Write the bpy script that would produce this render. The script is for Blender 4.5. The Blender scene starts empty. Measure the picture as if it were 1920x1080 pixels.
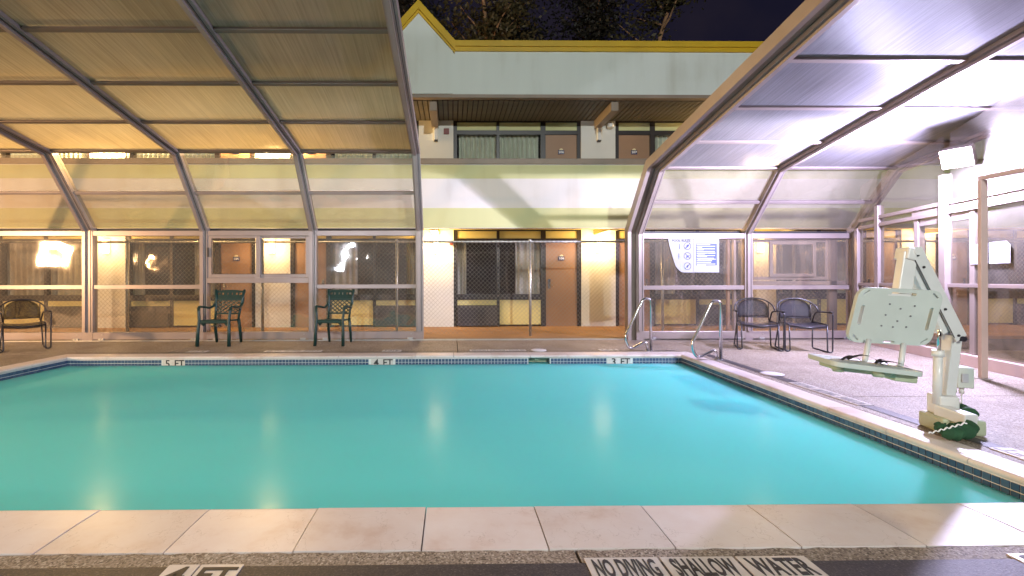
import bpy, bmesh, math, random
from mathutils import Vector, Matrix
random.seed(7)
R = math.radians
scene = bpy.context.scene
col = scene.collection

# ---------------------------------------------------------------- camera, sky, lamps, exposure
cam_d = bpy.data.cameras.new("camera"); cam = bpy.data.objects.new("camera", cam_d); col.objects.link(cam)
cam.location = (0, 0, 1.15); cam.rotation_euler = (R(90), R(0.12), R(-0.7))
cam_d.sensor_width = 36; cam_d.lens = 16.0
cam_d.shift_x = 0.0529; cam_d.shift_y = -0.0078
cam_d.clip_start = 0.05; cam_d.clip_end = 600
scene.camera = cam

world = bpy.data.worlds.new("World"); scene.world = world; world.use_nodes = True
wn = world.node_tree.nodes; wl = world.node_tree.links
bg = wn["Background"]
tc = wn.new("ShaderNodeTexCoord"); nz = wn.new("ShaderNodeTexNoise"); rp = wn.new("ShaderNodeValToRGB")
nz.inputs["Scale"].default_value = 5.0; nz.inputs["Detail"].default_value = 4.0; nz.inputs["Roughness"].default_value = 0.55
rp.color_ramp.elements[0].position = 0.36; rp.color_ramp.elements[0].color = (0.0050, 0.0055, 0.017, 1)
rp.color_ramp.elements[1].position = 0.66; rp.color_ramp.elements[1].color = (0.013, 0.0105, 0.019, 1)
wl.new(tc.outputs["Generated"], nz.inputs["Vector"]); wl.new(nz.outputs["Fac"], rp.inputs["Fac"])
wl.new(rp.outputs["Color"], bg.inputs["Color"]); bg.inputs["Strength"].default_value = 1.0

scene.view_settings.view_transform = 'Standard'; scene.view_settings.look = 'None'
scene.view_settings.exposure = 0.08; scene.view_settings.gamma = 1.0
scene.view_settings.use_curve_mapping = False
scene.render.engine = 'CYCLES'
cy = scene.cycles
cy.max_bounces = 10; cy.diffuse_bounces = 4; cy.glossy_bounces = 4; cy.transmission_bounces = 6
cy.transparent_max_bounces = 40; cy.caustics_reflective = False; cy.caustics_refractive = False
cy.sample_clamp_indirect = 4.0; cy.use_denoising = True
cy.blur_glossy = 0.5

FLOOD = Vector((6.55, 5.84, 2.71))       # floodlight seen at the right
POLE = Vector((3.0, -11.0, 7.2))         # tall car-park lamp behind the photographer
AMBER_FILL = Vector((-10.6, 3.0, 11.0))         # added amber fill gilding the left roof, no such lamp known
WALLPACK = Vector((-6.1, -8.0, 2.6))
SODIUM = Vector((-13.6, 1.8, 2.1))       # warm lamp behind, on the left
FLOOD_W, POLE_W, SODIUM_W, SCONCE_W, UPPER_W = 1220, 7500, 4600, 80, 1100

# ---------------------------------------------------------------- mesh builder
class MB:
    def __init__(s): s.bm = bmesh.new()
    def quad(s, pts, smooth=False):
        f = s.bm.faces.new([s.bm.verts.new(p) for p in pts]); f.smooth = smooth; return s
    def hexa(s, p, bev=0.0):
        v = [s.bm.verts.new(q) for q in p]
        fs = [s.bm.faces.new([v[i] for i in q]) for q in ((0,3,2,1),(4,5,6,7),(0,1,5,4),(1,2,6,5),(2,3,7,6),(3,0,4,7))]
        if bev > 0:
            es = list({e for f in fs for e in f.edges})
            bmesh.ops.bevel(s.bm, geom=es, offset=bev, segments=2, affect='EDGES', profile=0.5)
        return s
    def box(s, x0, x1, y0, y1, z0, z1, bev=0.0):
        return s.hexa([(x0,y0,z0),(x1,y0,z0),(x1,y1,z0),(x0,y1,z0),(x0,y0,z1),(x1,y0,z1),(x1,y1,z1),(x0,y1,z1)], bev)
    def obox(s, c, size, M, bev=0.0):
        c = Vector(c); h = [Vector(size)[i]/2 for i in range(3)]; P = []
        for z in (-1,1):
            for x, y in ((-1,-1),(1,-1),(1,1),(-1,1)):
                P.append(c + M @ Vector((x*h[0], y*h[1], z*h[2])))
        return s.hexa(P, bev)
    def beam(s, p0, p1, w, h, up=(0,0,1), bev=0.0):
        p0, p1 = Vector(p0), Vector(p1); d = (p1-p0).normalized()
        sd = d.cross(Vector(up)).normalized(); u = sd.cross(d).normalized()
        P = []
        for q in (p0, p1):
            for a, b in ((-1,-1),(1,-1),(1,1),(-1,1)):
                P.append(q + sd*(a*w/2) + u*(b*h/2))
        return s.hexa([P[0],P[1],P[2],P[3],P[4],P[5],P[6],P[7]], bev)
    def tube(s, pts, r, n=8, closed=False, caps=True, flat=1.0):
        pts = [Vector(p) for p in pts]; N = len(pts)
        rr = r if isinstance(r, (list, tuple)) else [r]*N
        rings = []; prev = None
        for i, p in enumerate(pts):
            if closed: t = pts[(i+1) % N] - pts[i-1]
            else: t = pts[min(i+1, N-1)] - pts[max(i-1, 0)]
            t.normalize()
            if prev is None:
                a = Vector((0,0,1)) if abs(t.z) < 0.9 else Vector((1,0,0))
                u = t.cross(a).normalized()
            else:
                u = (prev - t*prev.dot(t)).normalized()
            prev = u; w = t.cross(u)
            rings.append([s.bm.verts.new(p + (u*math.cos(2*math.pi*k/n) + w*(flat*math.sin(2*math.pi*k/n)))*rr[i]) for k in range(n)])
        M = N if closed else N-1
        for i in range(M):
            a, b = rings[i], rings[(i+1) % N]
            for k in range(n):
                f = s.bm.faces.new((a[k], a[(k+1)%n], b[(k+1)%n], b[k])); f.smooth = n > 4
        if not closed and caps:
            s.bm.faces.new(list(reversed(rings[0]))); s.bm.faces.new(rings[-1])
        return s
    def poly(s, pts, vec):                       # polygon swept along vec
        vec = Vector(vec); a = [s.bm.verts.new(p) for p in pts]; b = [s.bm.verts.new(Vector(p)+vec) for p in pts]
        s.bm.faces.new(a); s.bm.faces.new(list(reversed(b)))
        for i in range(len(a)):
            j = (i+1) % len(a); s.bm.faces.new((a[j], a[i], b[i], b[j]))
        return s
    def ribbon(s, prof, thick, x0, x1):          # a (y,z) polyline given depth "thick" and swept in x
        n = len(prof); off = []
        for i in range(n):
            a = Vector(prof[max(i-1,0)]); b = Vector(prof[min(i+1,n-1)]); p = Vector(prof[i])
            if 0 < i < n-1:
                d1 = (p-a).normalized(); d2 = (b-p).normalized()
                n1 = Vector((-d1.y, d1.x)); n2 = Vector((-d2.y, d2.x)); m = (n1+n2).normalized()
                off.append(p + m*(thick/max(0.3, m.dot(n1))))
            else:
                d = (b-a).normalized(); off.append(p + Vector((-d.y, d.x))*thick)
        for i in range(n-1):
            q = [(prof[i]), (prof[i+1]), off[i+1], off[i]]
            s.hexa([(x0, q[0][0], q[0][1]), (x1, q[0][0], q[0][1]), (x1, q[3][0], q[3][1]), (x0, q[3][0], q[3][1]),
                    (x0, q[1][0], q[1][1]), (x1, q[1][0], q[1][1]), (x1, q[2][0], q[2][1]), (x0, q[2][0], q[2][1])])
        return s
    def lathe(s, prof, n, c):
        c = Vector(c); rings = []
        for r, z in prof:
            rings.append([s.bm.verts.new(c + Vector((r*math.cos(2*math.pi*k/n), r*math.sin(2*math.pi*k/n), z))) for k in range(n)])
        for a, b in zip(rings, rings[1:]):
            for k in range(n):
                f = s.bm.faces.new((a[k], a[(k+1)%n], b[(k+1)%n], b[k])); f.smooth = True
        s.bm.faces.new(list(reversed(rings[0]))); s.bm.faces.new(rings[-1])
        return s
    def build(s, name, mat, parent=None):
        off = world_loc(parent) if parent else Vector((0,0,0))
        if parent: bmesh.ops.translate(s.bm, verts=s.bm.verts, vec=-off)
        bmesh.ops.recalc_face_normals(s.bm, faces=s.bm.faces)
        me = bpy.data.meshes.new(name); s.bm.to_mesh(me); s.bm.free()
        me.materials.append(mat)
        return link(name, me, parent)

def world_loc(o):
    v = Vector((0,0,0))
    while o is not None: v += o.location; o = o.parent
    return v
def link(name, data, parent=None, loc=None):
    o = bpy.data.objects.new(name, data); col.objects.link(o)
    if parent: o.parent = parent
    if loc is not None: o.location = Vector(loc) - (world_loc(parent) if parent else Vector((0,0,0)))
    return o
def tag(o, label=None, cat=None, group=None, kind=None):
    if label: o['label'] = label
    if cat: o['category'] = cat
    if group: o['group'] = group
    if kind: o['kind'] = kind
    return o
def thing(name, loc, label, cat, group=None):
    return tag(link(name, None, None, loc), label, cat, group)
def copy_tree(o, parent=None):
    c = o.copy(); col.objects.link(c)
    if parent: c.parent = parent
    for ch in list(o.children): copy_tree(ch, c)
    return c
def text_mesh(s, size, depth=0.001, squash=1.0, bold=0.0):
    cu = bpy.data.curves.new("lettering", 'FONT'); cu.body = s; cu.size = size; cu.extrude = depth
    cu.align_x = 'CENTER'; cu.align_y = 'CENTER'; cu.offset = bold; cu.resolution_u = 3
    o = bpy.data.objects.new("lettering", cu); col.objects.link(o)
    dg = bpy.context.evaluated_depsgraph_get()
    me = bpy.data.meshes.new_from_object(o.evaluated_get(dg))
    bpy.data.objects.remove(o); bpy.data.curves.remove(cu)
    for v in me.vertices: v.co.x *= squash
    return me
def lettering(s, size, loc, rot, mat, parent, squash=1.0, bold=0.0, name="lettering", fit=None):
    me = text_mesh(s, size, 0.0012, squash, bold)
    if fit:
        W = max(v.co.x for v in me.vertices)-min(v.co.x for v in me.vertices)
        for v in me.vertices: v.co.x *= min(1.0, fit/W)
    me.materials.clear(); me.materials.append(mat)
    M = rot.to_4x4()
    me.transform(M)
    return link(name, me, parent, loc)
WALLROT = Matrix.Rotation(R(90), 3, 'X')          # text upright facing the camera

# ---------------------------------------------------------------- materials
def new_mat(name):
    m = bpy.data.materials.new(name); m.use_nodes = True
    nt = m.node_tree; return m, nt.nodes, nt.links, nt.nodes["Principled BSDF"]
def noise(n, l, scale, detail=4, coord="Object", vec_scale=None, rough=0.55):
    t = n.new("ShaderNodeTexCoord"); x = n.new("ShaderNodeTexNoise")
    x.inputs["Scale"].default_value = scale; x.inputs["Detail"].default_value = detail; x.inputs["Roughness"].default_value = rough
    if vec_scale:
        mp = n.new("ShaderNodeMapping"); mp.inputs["Scale"].default_value = vec_scale
        l.new(t.outputs[coord], mp.inputs["Vector"]); l.new(mp.outputs["Vector"], x.inputs["Vector"])
    else: l.new(t.outputs[coord], x.inputs["Vector"])
    return x
def ramp(n, l, src, stops):
    r = n.new("ShaderNodeValToRGB"); e = r.color_ramp.elements
    while len(e) < len(stops): e.new(0.5)
    for k, (p, c) in enumerate(stops):
        e[k].position = p; e[k].color = (*c, 1) if len(c) == 3 else c
    l.new(src, r.inputs["Fac"]); return r
def bump(n, l, src, bsdf, strength=0.3, dist=0.01):
    b = n.new("ShaderNodeBump"); b.inputs["Strength"].default_value = strength; b.inputs["Distance"].default_value = dist
    l.new(src, b.inputs["Height"]); l.new(b.outputs["Normal"], bsdf.inputs["Normal"]); return b
def paint(name, c, rough=0.5, var=0.12, scale=3.0, metal=0.0, spec=0.5, bmp=0.0, bscale=60):
    m, n, l, b = new_mat(name)
    x = noise(n, l, scale, 5)
    lo = tuple(v*(1-var) for v in c); hi = tuple(min(1, v*(1+var*0.6)) for v in c)
    r = ramp(n, l, x.outputs["Fac"], [(0.3, lo), (0.7, hi)])
    l.new(r.outputs["Color"], b.inputs["Base Color"])
    b.inputs["Roughness"].default_value = rough; b.inputs["Metallic"].default_value = metal
    b.inputs["Specular IOR Level"].default_value = spec
    if bmp: bump(n, l, noise(n, l, bscale, 3).outputs["Fac"], b, bmp, 0.004)
    return m
def streaky(name, c, rough=0.6):
    m, n, l, b = new_mat(name)
    x = noise(n, l, 1.0, 5, vec_scale=(3.0,1,0.22)); y = noise(n, l, 0.8, 5)
    mx = n.new("ShaderNodeMath"); mx.operation = 'ADD'; l.new(x.outputs["Fac"], mx.inputs[0]); l.new(y.outputs["Fac"], mx.inputs[1])
    hf = n.new("ShaderNodeMath"); hf.operation = 'MULTIPLY'; hf.inputs[1].default_value = 0.5; l.new(mx.outputs[0], hf.inputs[0])
    r = ramp(n, l, hf.outputs[0], [(0.30, tuple(v*w for v, w in zip(c,(0.80,0.78,0.74)))), (0.46, tuple(v*0.95 for v in c)), (0.64, c)])
    l.new(r.outputs["Color"], b.inputs["Base Color"]); b.inputs["Roughness"].default_value = rough
    bump(n, l, noise(n, l, 45, 3).outputs["Fac"], b, 0.12, 0.004); return m
def emit(name, c, s):
    m, n, l, b = new_mat(name)
    b.inputs["Base Color"].default_value = (*c, 1); b.inputs["Emission Color"].default_value = (*c, 1)
    b.inputs["Emission Strength"].default_value = s; return m
def glass(name, tint=(0.9,0.88,0.84), haze=0.06, haze_col=(0.5,0.47,0.42), wav=0.0, scratch=True):
    m, n, l, b = new_mat(name); out = n["Material Output"]
    n.remove(b)
    tr = n.new("ShaderNodeBsdfTransparent"); tr.inputs["Color"].default_value = (*tint, 1)
    gl = n.new("ShaderNodeBsdfGlossy"); gl.inputs["Roughness"].default_value = 0.04; gl.inputs["Color"].default_value = (1,1,1,1)
    df = n.new("ShaderNodeBsdfDiffuse"); df.inputs["Color"].default_value = (*haze_col, 1)
    lw = n.new("ShaderNodeLayerWeight"); lw.inputs["Blend"].default_value = 0.5
    pw = n.new("ShaderNodeMath"); pw.operation = 'POWER'; pw.inputs[1].default_value = 4.0
    l.new(lw.outputs["Facing"], pw.inputs[0])
    ma = n.new("ShaderNodeMath"); ma.operation = 'MULTIPLY_ADD'; ma.inputs[1].default_value = 0.85; ma.inputs[2].default_value = 0.05
    l.new(pw.outputs[0], ma.inputs[0])
    x = noise(n, l, 1.3, 6); x2 = noise(n, l, 70, 2)
    hz = n.new("ShaderNodeMath"); hz.operation = 'MULTIPLY'; hz.inputs[1].default_value = haze*2
    l.new(x.outputs["Fac"], hz.inputs[0])
    top = hz
    if scratch:
        sp = ramp(n, l, x2.outputs["Fac"], [(0.70, (0,0,0)), (0.76, (0.5,0.5,0.5))])
        ad = n.new("ShaderNodeMath"); ad.operation = 'ADD'; ad.use_clamp = True
        l.new(hz.outputs[0], ad.inputs[0]); l.new(sp.outputs["Color"], ad.inputs[1]); top = ad
    if wav:
        w = noise(n, l, 1.0 if wav > 0.5 else 2.2, 1); bp = n.new("ShaderNodeBump"); bp.inputs["Strength"].default_value = wav; bp.inputs["Distance"].default_value = 0.05
        l.new(w.outputs["Fac"], bp.inputs["Height"]); l.new(bp.outputs["Normal"], gl.inputs["Normal"])
    m1 = n.new("ShaderNodeMixShader"); m2 = n.new("ShaderNodeMixShader")
    l.new(top.outputs[0], m1.inputs[0]); l.new(tr.outputs[0], m1.inputs[1]); l.new(df.outputs[0], m1.inputs[2])
    l.new(ma.outputs[0], m2.inputs[0]); l.new(m1.outputs[0], m2.inputs[1]); l.new(gl.outputs[0], m2.inputs[2])
    l.new(m2.outputs[0], out.inputs["Surface"])
    return m
def roof_sheet(name, c, trans, spec=0.5):
    # fluted multiwall polycarbonate: dusty, lets diffuse light through, glossy streaks across the flutes
    m, n, l, b = new_mat(name); out = n["Material Output"]
    x = noise(n, l, 1.1, 6, vec_scale=(1, 0.5, 0.5)); s = noise(n, l, 55, 3, vec_scale=(1.0, 0.02, 0.02))
    mx = n.new("ShaderNodeMath"); mx.operation = 'ADD'; l.new(x.outputs["Fac"], mx.inputs[0]); l.new(s.outputs["Fac"], mx.inputs[1])
    hf = n.new("ShaderNodeMath"); hf.operation = 'MULTIPLY'; hf.inputs[1].default_value = 0.5; l.new(mx.outputs[0], hf.inputs[0])
    r = ramp(n, l, hf.outputs[0], [(0.34, tuple(v*0.60 for v in c)), (0.62, c)])
    l.new(r.outputs["Color"], b.inputs["Base Color"]); b.inputs["Roughness"].default_value = 0.33
    b.inputs["Specular IOR Level"].default_value = spec
    t = n.new("ShaderNodeTexCoord"); wv = n.new("ShaderNodeTexWave"); wv.wave_type = 'BANDS'; wv.bands_direction = 'X'
    wv.inputs["Scale"].default_value = 34; wv.inputs["Distortion"].default_value = 0.35; wv.inputs["Detail"].default_value = 1.0
    mp = n.new("ShaderNodeMapping"); mp.inputs["Scale"].default_value = (1, 0.03, 0.03)
    l.new(t.outputs["Object"], mp.inputs["Vector"]); l.new(mp.outputs["Vector"], wv.inputs["Vector"])
    av = n.new("ShaderNodeMath"); av.operation = 'MULTIPLY_ADD'; av.inputs[1].default_value = 0.8
    l.new(s.outputs["Fac"], av.inputs[0]); l.new(wv.outputs["Fac"], av.inputs[2])
    bp = bump(n, l, av.outputs[0], b, 0.5, 0.005)
    tl = n.new("ShaderNodeBsdfTranslucent"); l.new(r.outputs["Color"], tl.inputs["Color"])
    rf = n.new("ShaderNodeBsdfRefraction"); rf.inputs["IOR"].default_value = 1.12; rf.inputs["Roughness"].default_value = 0.24
    rf.inputs["Color"].default_value = (*[min(1, v*1.5) for v in c], 1); l.new(bp.outputs["Normal"], rf.inputs["Normal"])
    mr = n.new("ShaderNodeMixShader"); mr.inputs[0].default_value = 0.42
    l.new(tl.outputs[0], mr.inputs[1]); l.new(rf.outputs[0], mr.inputs[2])
    ms = n.new("ShaderNodeMixShader"); ms.inputs[0].default_value = trans
    l.new(b.outputs[0], ms.inputs[1]); l.new(mr.outputs[0], ms.inputs[2])
    l.new(ms.outputs[0], out.inputs["Surface"])
    return m

M = {}
M['endframe'] = paint('end_wall_frame', (0.36,0.31,0.28), 0.36, 0.12, 2.0, 0.3)
M['alu'] = paint('frame_aluminium', (0.36,0.30,0.28), 0.34, 0.10, 2.0, 0.35)
M['bronze'] = paint('bronze_and_shaded_purlin', (0.20,0.165,0.135), 0.36, 0.12, 2.0, 0.35)  # on the left purlins, frame metal darkened to paint in shade
M['rubber'] = paint('black_gasket', (0.02,0.02,0.022), 0.6)
M['pane'] = glass('clear_panel', (0.93,0.91,0.87), 0.05, wav=0.35)
M['pane_slope'] = glass('dusty_glow_slope_panel', (0.93,0.91,0.87), 0.12, (0.60,0.56,0.46), wav=0.35)  # dust haze raised to stand in for the lit parapet behind
M['pane_wavy'] = glass('wavy_panel', (0.92,0.89,0.84), 0.085, wav=0.75)
M['roof_l'] = roof_sheet('roof_sheet_tan', (0.68,0.58,0.41), 0.62)
M['roof_r'] = roof_sheet('roof_sheet_grey', (0.37,0.36,0.39), 0.42, 0.14)
M['film'] = glass('roof_film', (0.97,0.97,0.97), 0.0, scratch=False)
M['white'] = paint('white_wall', (0.66,0.66,0.62), 0.7, 0.07, 1.3, bmp=0.15)
M['fascia'] = streaky('fascia_white', (0.63,0.66,0.60))
M['lilac'] = streaky('parapet_white', (0.68,0.65,0.62))
M['lime'] = streaky('lime_band', (0.56,0.56,0.28))
M['yellow_panel'] = paint('yellow_panel', (0.66,0.58,0.24), 0.55, 0.08, 1.5)
M['trim'] = paint('yellow_trim', (0.55,0.34,0.012), 0.45, 0.14, 1.6)
M['brown_trim'] = paint('brown_trim', (0.25,0.19,0.14), 0.5, 0.12)
M['plank'] = paint('soffit_plank', (0.15,0.13,0.10), 0.6, 0.25, 2.5)
M['black_frame'] = paint('dark_window_frame', (0.018,0.014,0.016), 0.4)
M['door'] = paint('brown_door', (0.31,0.18,0.10), 0.5, 0.10, 1.4)
M['room'] = paint('dark_room', (0.05,0.045,0.05), 0.9)
M['curtain'] = paint('pale_curtain', (0.62,0.68,0.56), 0.8, 0.14, 3)
M['sheer'] = paint('grey_curtain', (0.52,0.50,0.43), 0.85, 0.2, 4)
M['ac'] = paint('dark_grille', (0.05,0.045,0.05), 0.5)
M['win'] = glass('room_window_glass', (0.97,0.97,0.97), 0.01, wav=0.15, scratch=False)
M['plate'] = paint('navy_plate', (0.012,0.02,0.10), 0.4)
M['sun'] = paint('cream_dome', (0.75,0.66,0.38), 0.5)
M['white_ink'] = paint('white_lettering', (0.8,0.8,0.8), 0.5, 0.02)
M['black_ink'] = paint('black_lettering', (0.03,0.028,0.03), 0.6)
M['worn_ink'] = paint('worn_lettering', (0.30,0.28,0.27), 0.6, 0.4, 60)
M['steel'] = paint('stainless_steel', (0.62,0.62,0.62), 0.16, 0.06, 6, 1.0)
M['galv'] = paint('galvanized_steel', (0.52,0.52,0.50), 0.38, 0.12, 8, 0.8)
M['wire'] = paint('fence_wire', (0.30,0.29,0.26), 0.42, 0.1, 8, 0.75)
M['red'] = paint('dark_red_box', (0.16,0.025,0.02), 0.45)
M['sconce_off'] = paint('white_fixture', (0.72,0.72,0.70), 0.35)
M['sconce_on'] = emit('lit_sconce_shade', (1.0,0.80,0.46), 5.0)
M['upper_on'] = emit('lit_upper_sconce', (1.0,0.76,0.40), 40.0)
M['flood_lens'] = emit('lit_floodlight_lens', (0.86,0.88,1.0), 60.0)
M['sod_lens'] = emit('lit_lamp_lens', (1.0,0.72,0.36), 20.0)
M['pole_lens'] = emit('lit_pole_lamp_lens', (0.95,1.0,0.93), 20.0)
M['stone'] = None
def coping_mat():
    m, n, l, b = new_mat('coping_stone')
    x = noise(n, l, 2.2, 7, coord="Object", rough=0.62); g = noise(n, l, 90, 3)
    r = ramp(n, l, x.outputs["Fac"], [(0.28, (0.58,0.42,0.35)), (0.46, (0.72,0.62,0.58)), (0.72, (0.78,0.72,0.70))])
    oi = n.new("ShaderNodeObjectInfo"); hv = n.new("ShaderNodeHueSaturation")
    mr = n.new("ShaderNodeMapRange"); mr.inputs[3].default_value = 0.90; mr.inputs[4].default_value = 1.06
    l.new(oi.outputs["Random"], mr.inputs[0]); l.new(mr.outputs[0], hv.inputs["Value"]); l.new(r.outputs["Color"], hv.inputs["Color"])
    v = n.new("ShaderNodeTexVoronoi"); v.feature = 'DISTANCE_TO_EDGE'; v.inputs["Scale"].default_value = 1.7
    t = n.new("ShaderNodeTexCoord"); ns = noise(n, l, 5, 4)
    mx = n.new("ShaderNodeVectorMath"); mx.operation = 'ADD'; l.new(t.outputs["Object"], mx.inputs[0]); l.new(ns.outputs["Color"], mx.inputs[1]); l.new(mx.outputs[0], v.inputs["Vector"])
    cr = ramp(n, l, v.outputs["Distance"], [(0.0, (0.72,0.68,0.64)), (0.006, (1,1,1))])
    mm = n.new("ShaderNodeMixRGB"); mm.blend_type = 'MULTIPLY'; mm.inputs[0].default_value = 0.8
    l.new(hv.outputs["Color"], mm.inputs[1]); l.new(cr.outputs["Color"], mm.inputs[2])
    l.new(mm.outputs["Color"], b.inputs["Base Color"]); b.inputs["Roughness"].default_value = 0.42
    bump(n, l, g.outputs["Fac"], b, 0.12, 0.002); return m
M['stone'] = coping_mat()
def deck_mat():
    m, n, l, b = new_mat('aggregate_deck')
    v = n.new("ShaderNodeTexVoronoi"); v.inputs["Scale"].default_value = 130; t = n.new("ShaderNodeTexCoord"); l.new(t.outputs["Object"], v.inputs["Vector"])
    r = ramp(n, l, v.outputs["Color"], [(0.12, (0.10,0.075,0.055)), (0.4, (0.29,0.235,0.185)), (0.7, (0.40,0.34,0.285)), (0.95, (0.64,0.58,0.51))])
    x = noise(n, l, 1.4, 6); w = ramp(n, l, x.outputs["Fac"], [(0.28, (0.60,0.56,0.52)), (0.5, (0.88,0.86,0.84)), (0.68, (1,1,1))])
    mm = n.new("ShaderNodeMixRGB"); mm.blend_type = 'MULTIPLY'; mm.inputs[0].default_value = 1
    l.new(r.outputs["Color"], mm.inputs[1]); l.new(w.outputs["Color"], mm.inputs[2]); l.new(mm.outputs["Color"], b.inputs["Base Color"])
    b.inputs["Roughness"].default_value = 0.62
    bump(n, l, v.outputs["Distance"], b, 0.5, 0.004); return m
M['deck'] = deck_mat()
def stripe_mat():
    m, n, l, b = new_mat('worn_dark_stripe')
    v = noise(n, l, 140, 2); r = ramp(n, l, v.outputs["Fac"], [(0.35, (0.028,0.024,0.030)), (0.62, (0.06,0.05,0.055)), (0.75, (0.16,0.14,0.13))])
    l.new(r.outputs["Color"], b.inputs["Base Color"]); b.inputs["Roughness"].default_value = 0.55
    bump(n, l, v.outputs["Fac"], b, 0.5, 0.004); return m
M['stripe'] = stripe_mat()
M['ground'] = paint('dim_ground', (0.09,0.075,0.06), 0.9, 0.3, 0.8)
M['walk'] = paint('brown_walkway', (0.34,0.19,0.085), 0.75, 0.25, 1.6, bmp=0.2)
M['grout'] = paint('white_grout', (0.80,0.78,0.75), 0.8, 0.1, 20)
M['marker'] = paint('white_marker_tile', (0.66,0.60,0.56), 0.4, 0.12, 14)
def tile_mat():
    m, n, l, b = new_mat('navy_tile')
    oi = n.new("ShaderNodeObjectInfo"); x = noise(n, l, 9, 4)
    ad = n.new("ShaderNodeMath"); ad.operation = 'MULTIPLY_ADD'; ad.inputs[1].default_value = 0.5
    l.new(oi.outputs["Random"], ad.inputs[0]); hx = n.new("ShaderNodeMath"); hx.operation = 'MULTIPLY'; hx.inputs[1].default_value = 0.6
    l.new(x.outputs["Fac"], hx.inputs[0]); l.new(hx.outputs[0], ad.inputs[2])
    r = ramp(n, l, ad.outputs[0], [(0.1, (0.030,0.050,0.105)), (0.5, (0.050,0.085,0.165)), (0.95, (0.10,0.15,0.22))])
    l.new(r.outputs["Color"], b.inputs["Base Color"]); b.inputs["Roughness"].default_value = 0.16
    return m
M['tile'] = tile_mat()
def water_mat():
    m, n, l, b = new_mat('turquoise_water')
    x = noise(n, l, 0.5, 3); r = ramp(n, l, x.outputs["Fac"], [(0.3, (0.115,0.60,0.59)), (0.7, (0.13,0.63,0.62))])
    l.new(r.outputs["Color"], b.inputs["Base Color"]); b.inputs["Roughness"].default_value = 0.26; b.inputs["IOR"].default_value = 1.33; b.inputs["Specular IOR Level"].default_value = 0.035
    b.inputs["Subsurface Weight"].default_value = 1.0; b.inputs["Subsurface Radius"].default_value = (0.15,0.7,0.7); b.inputs["Subsurface Scale"].default_value = 1.0
    out = n["Material Output"]; b.inputs["Specular IOR Level"].default_value = 0.0
    w = noise(n, l, 1.6, 2); bp = n.new("ShaderNodeBump"); bp.inputs["Strength"].default_value = 0.06; bp.inputs["Distance"].default_value = 0.05
    l.new(w.outputs["Fac"], bp.inputs["Height"])
    gl = n.new("ShaderNodeBsdfGlossy"); gl.inputs["Roughness"].default_value = 0.19; l.new(bp.outputs["Normal"], gl.inputs["Normal"])
    lw = n.new("ShaderNodeLayerWeight"); lw.inputs["Blend"].default_value = 0.5
    pw = n.new("ShaderNodeMath"); pw.operation = 'POWER'; pw.inputs[1].default_value = 3.0; l.new(lw.outputs["Facing"], pw.inputs[0])
    ma = n.new("ShaderNodeMath"); ma.operation = 'MULTIPLY_ADD'; ma.inputs[1].default_value = 0.04; ma.inputs[2].default_value = 0.004; l.new(pw.outputs[0], ma.inputs[0])
    mx = n.new("ShaderNodeMixShader"); l.new(ma.outputs[0], mx.inputs[0]); l.new(b.outputs[0], mx.inputs[1]); l.new(gl.outputs[0], mx.inputs[2])
    l.new(mx.outputs[0], out.inputs["Surface"])
    return m
M['water'] = water_mat()
M['green_resin'] = paint('dark_green_resin', (0.006,0.036,0.032), 0.38, 0.12, 6)
M['black_tube'] = paint('black_powder_coat', (0.022,0.020,0.026), 0.35)
def mesh_fabric():
    m, n, l, b = new_mat('black_perforated_sheet'); out = n["Material Output"]
    b.inputs["Base Color"].default_value = (0.035,0.033,0.045,1); b.inputs["Roughness"].default_value = 0.4
    t = n.new("ShaderNodeTexCoord"); v = n.new("ShaderNodeTexVoronoi"); v.inputs["Scale"].default_value = 150
    l.new(t.outputs["Object"], v.inputs["Vector"])
    r = ramp(n, l, v.outputs["Distance"], [(0.33, (1,1,1)), (0.37, (0,0,0))])
    tr = n.new("ShaderNodeBsdfTransparent"); ms = n.new("ShaderNodeMixShader")
    l.new(r.outputs["Color"], ms.inputs[0]); l.new(b.outputs[0], ms.inputs[1]); l.new(tr.outputs[0], ms.inputs[2]); l.new(ms.outputs[0], out.inputs["Surface"])
    return m
M['mesh'] = mesh_fabric()
M['mint'] = paint('mint_plastic', (0.53,0.58,0.54), 0.38, 0.07, 4)
M['lift_white'] = paint('white_powder_coat', (0.68,0.68,0.66), 0.32, 0.06, 4)
M['sage'] = paint('sage_plastic_base', (0.40,0.44,0.30), 0.45, 0.1, 5)
M['chrome'] = paint('chrome_rod', (0.75,0.72,0.68), 0.08, 0.03, 6, 1.0)
M['cover'] = paint('green_cover_fabric', (0.018,0.075,0.03), 0.85, 0.35, 14, bmp=0.5, bscale=18)
M['strap'] = paint('grey_strap', (0.16,0.16,0.18), 0.7, 0.3, 14)
M['paper'] = paint('white_paper', (0.42,0.43,0.46), 0.6, 0.03)
M['blue_ink'] = paint('blue_print', (0.055,0.085,0.50), 0.5, 0.05)
M['pale_ink'] = paint('pale_blue_print', (0.42,0.50,0.78), 0.6, 0.05)
M['grey_ink'] = paint('grey_print', (0.45,0.45,0.50), 0.6, 0.05)
M['curb'] = paint('painted_curb', (0.52,0.40,0.36), 0.7, 0.12, 2.5)
M['leaf'] = paint('unlit_leaves', (0.024,0.021,0.013), 0.6, 0.45, 2.0)  # darker copy of the leaves for the unlit trees
M['leaf2'] = paint('lit_leaves', (0.085,0.065,0.022), 0.6, 0.45, 2.0)  # brighter copy of the leaves, lamplight put into the colour
M['bark'] = paint('lamplit_bark', (0.45,0.24,0.12), 0.8, 0.35, 3.0)  # orange lamp glow on the trunks put into the bark colour
M['lid'] = paint('white_lid_plastic', (0.72,0.70,0.72), 0.5)

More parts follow.
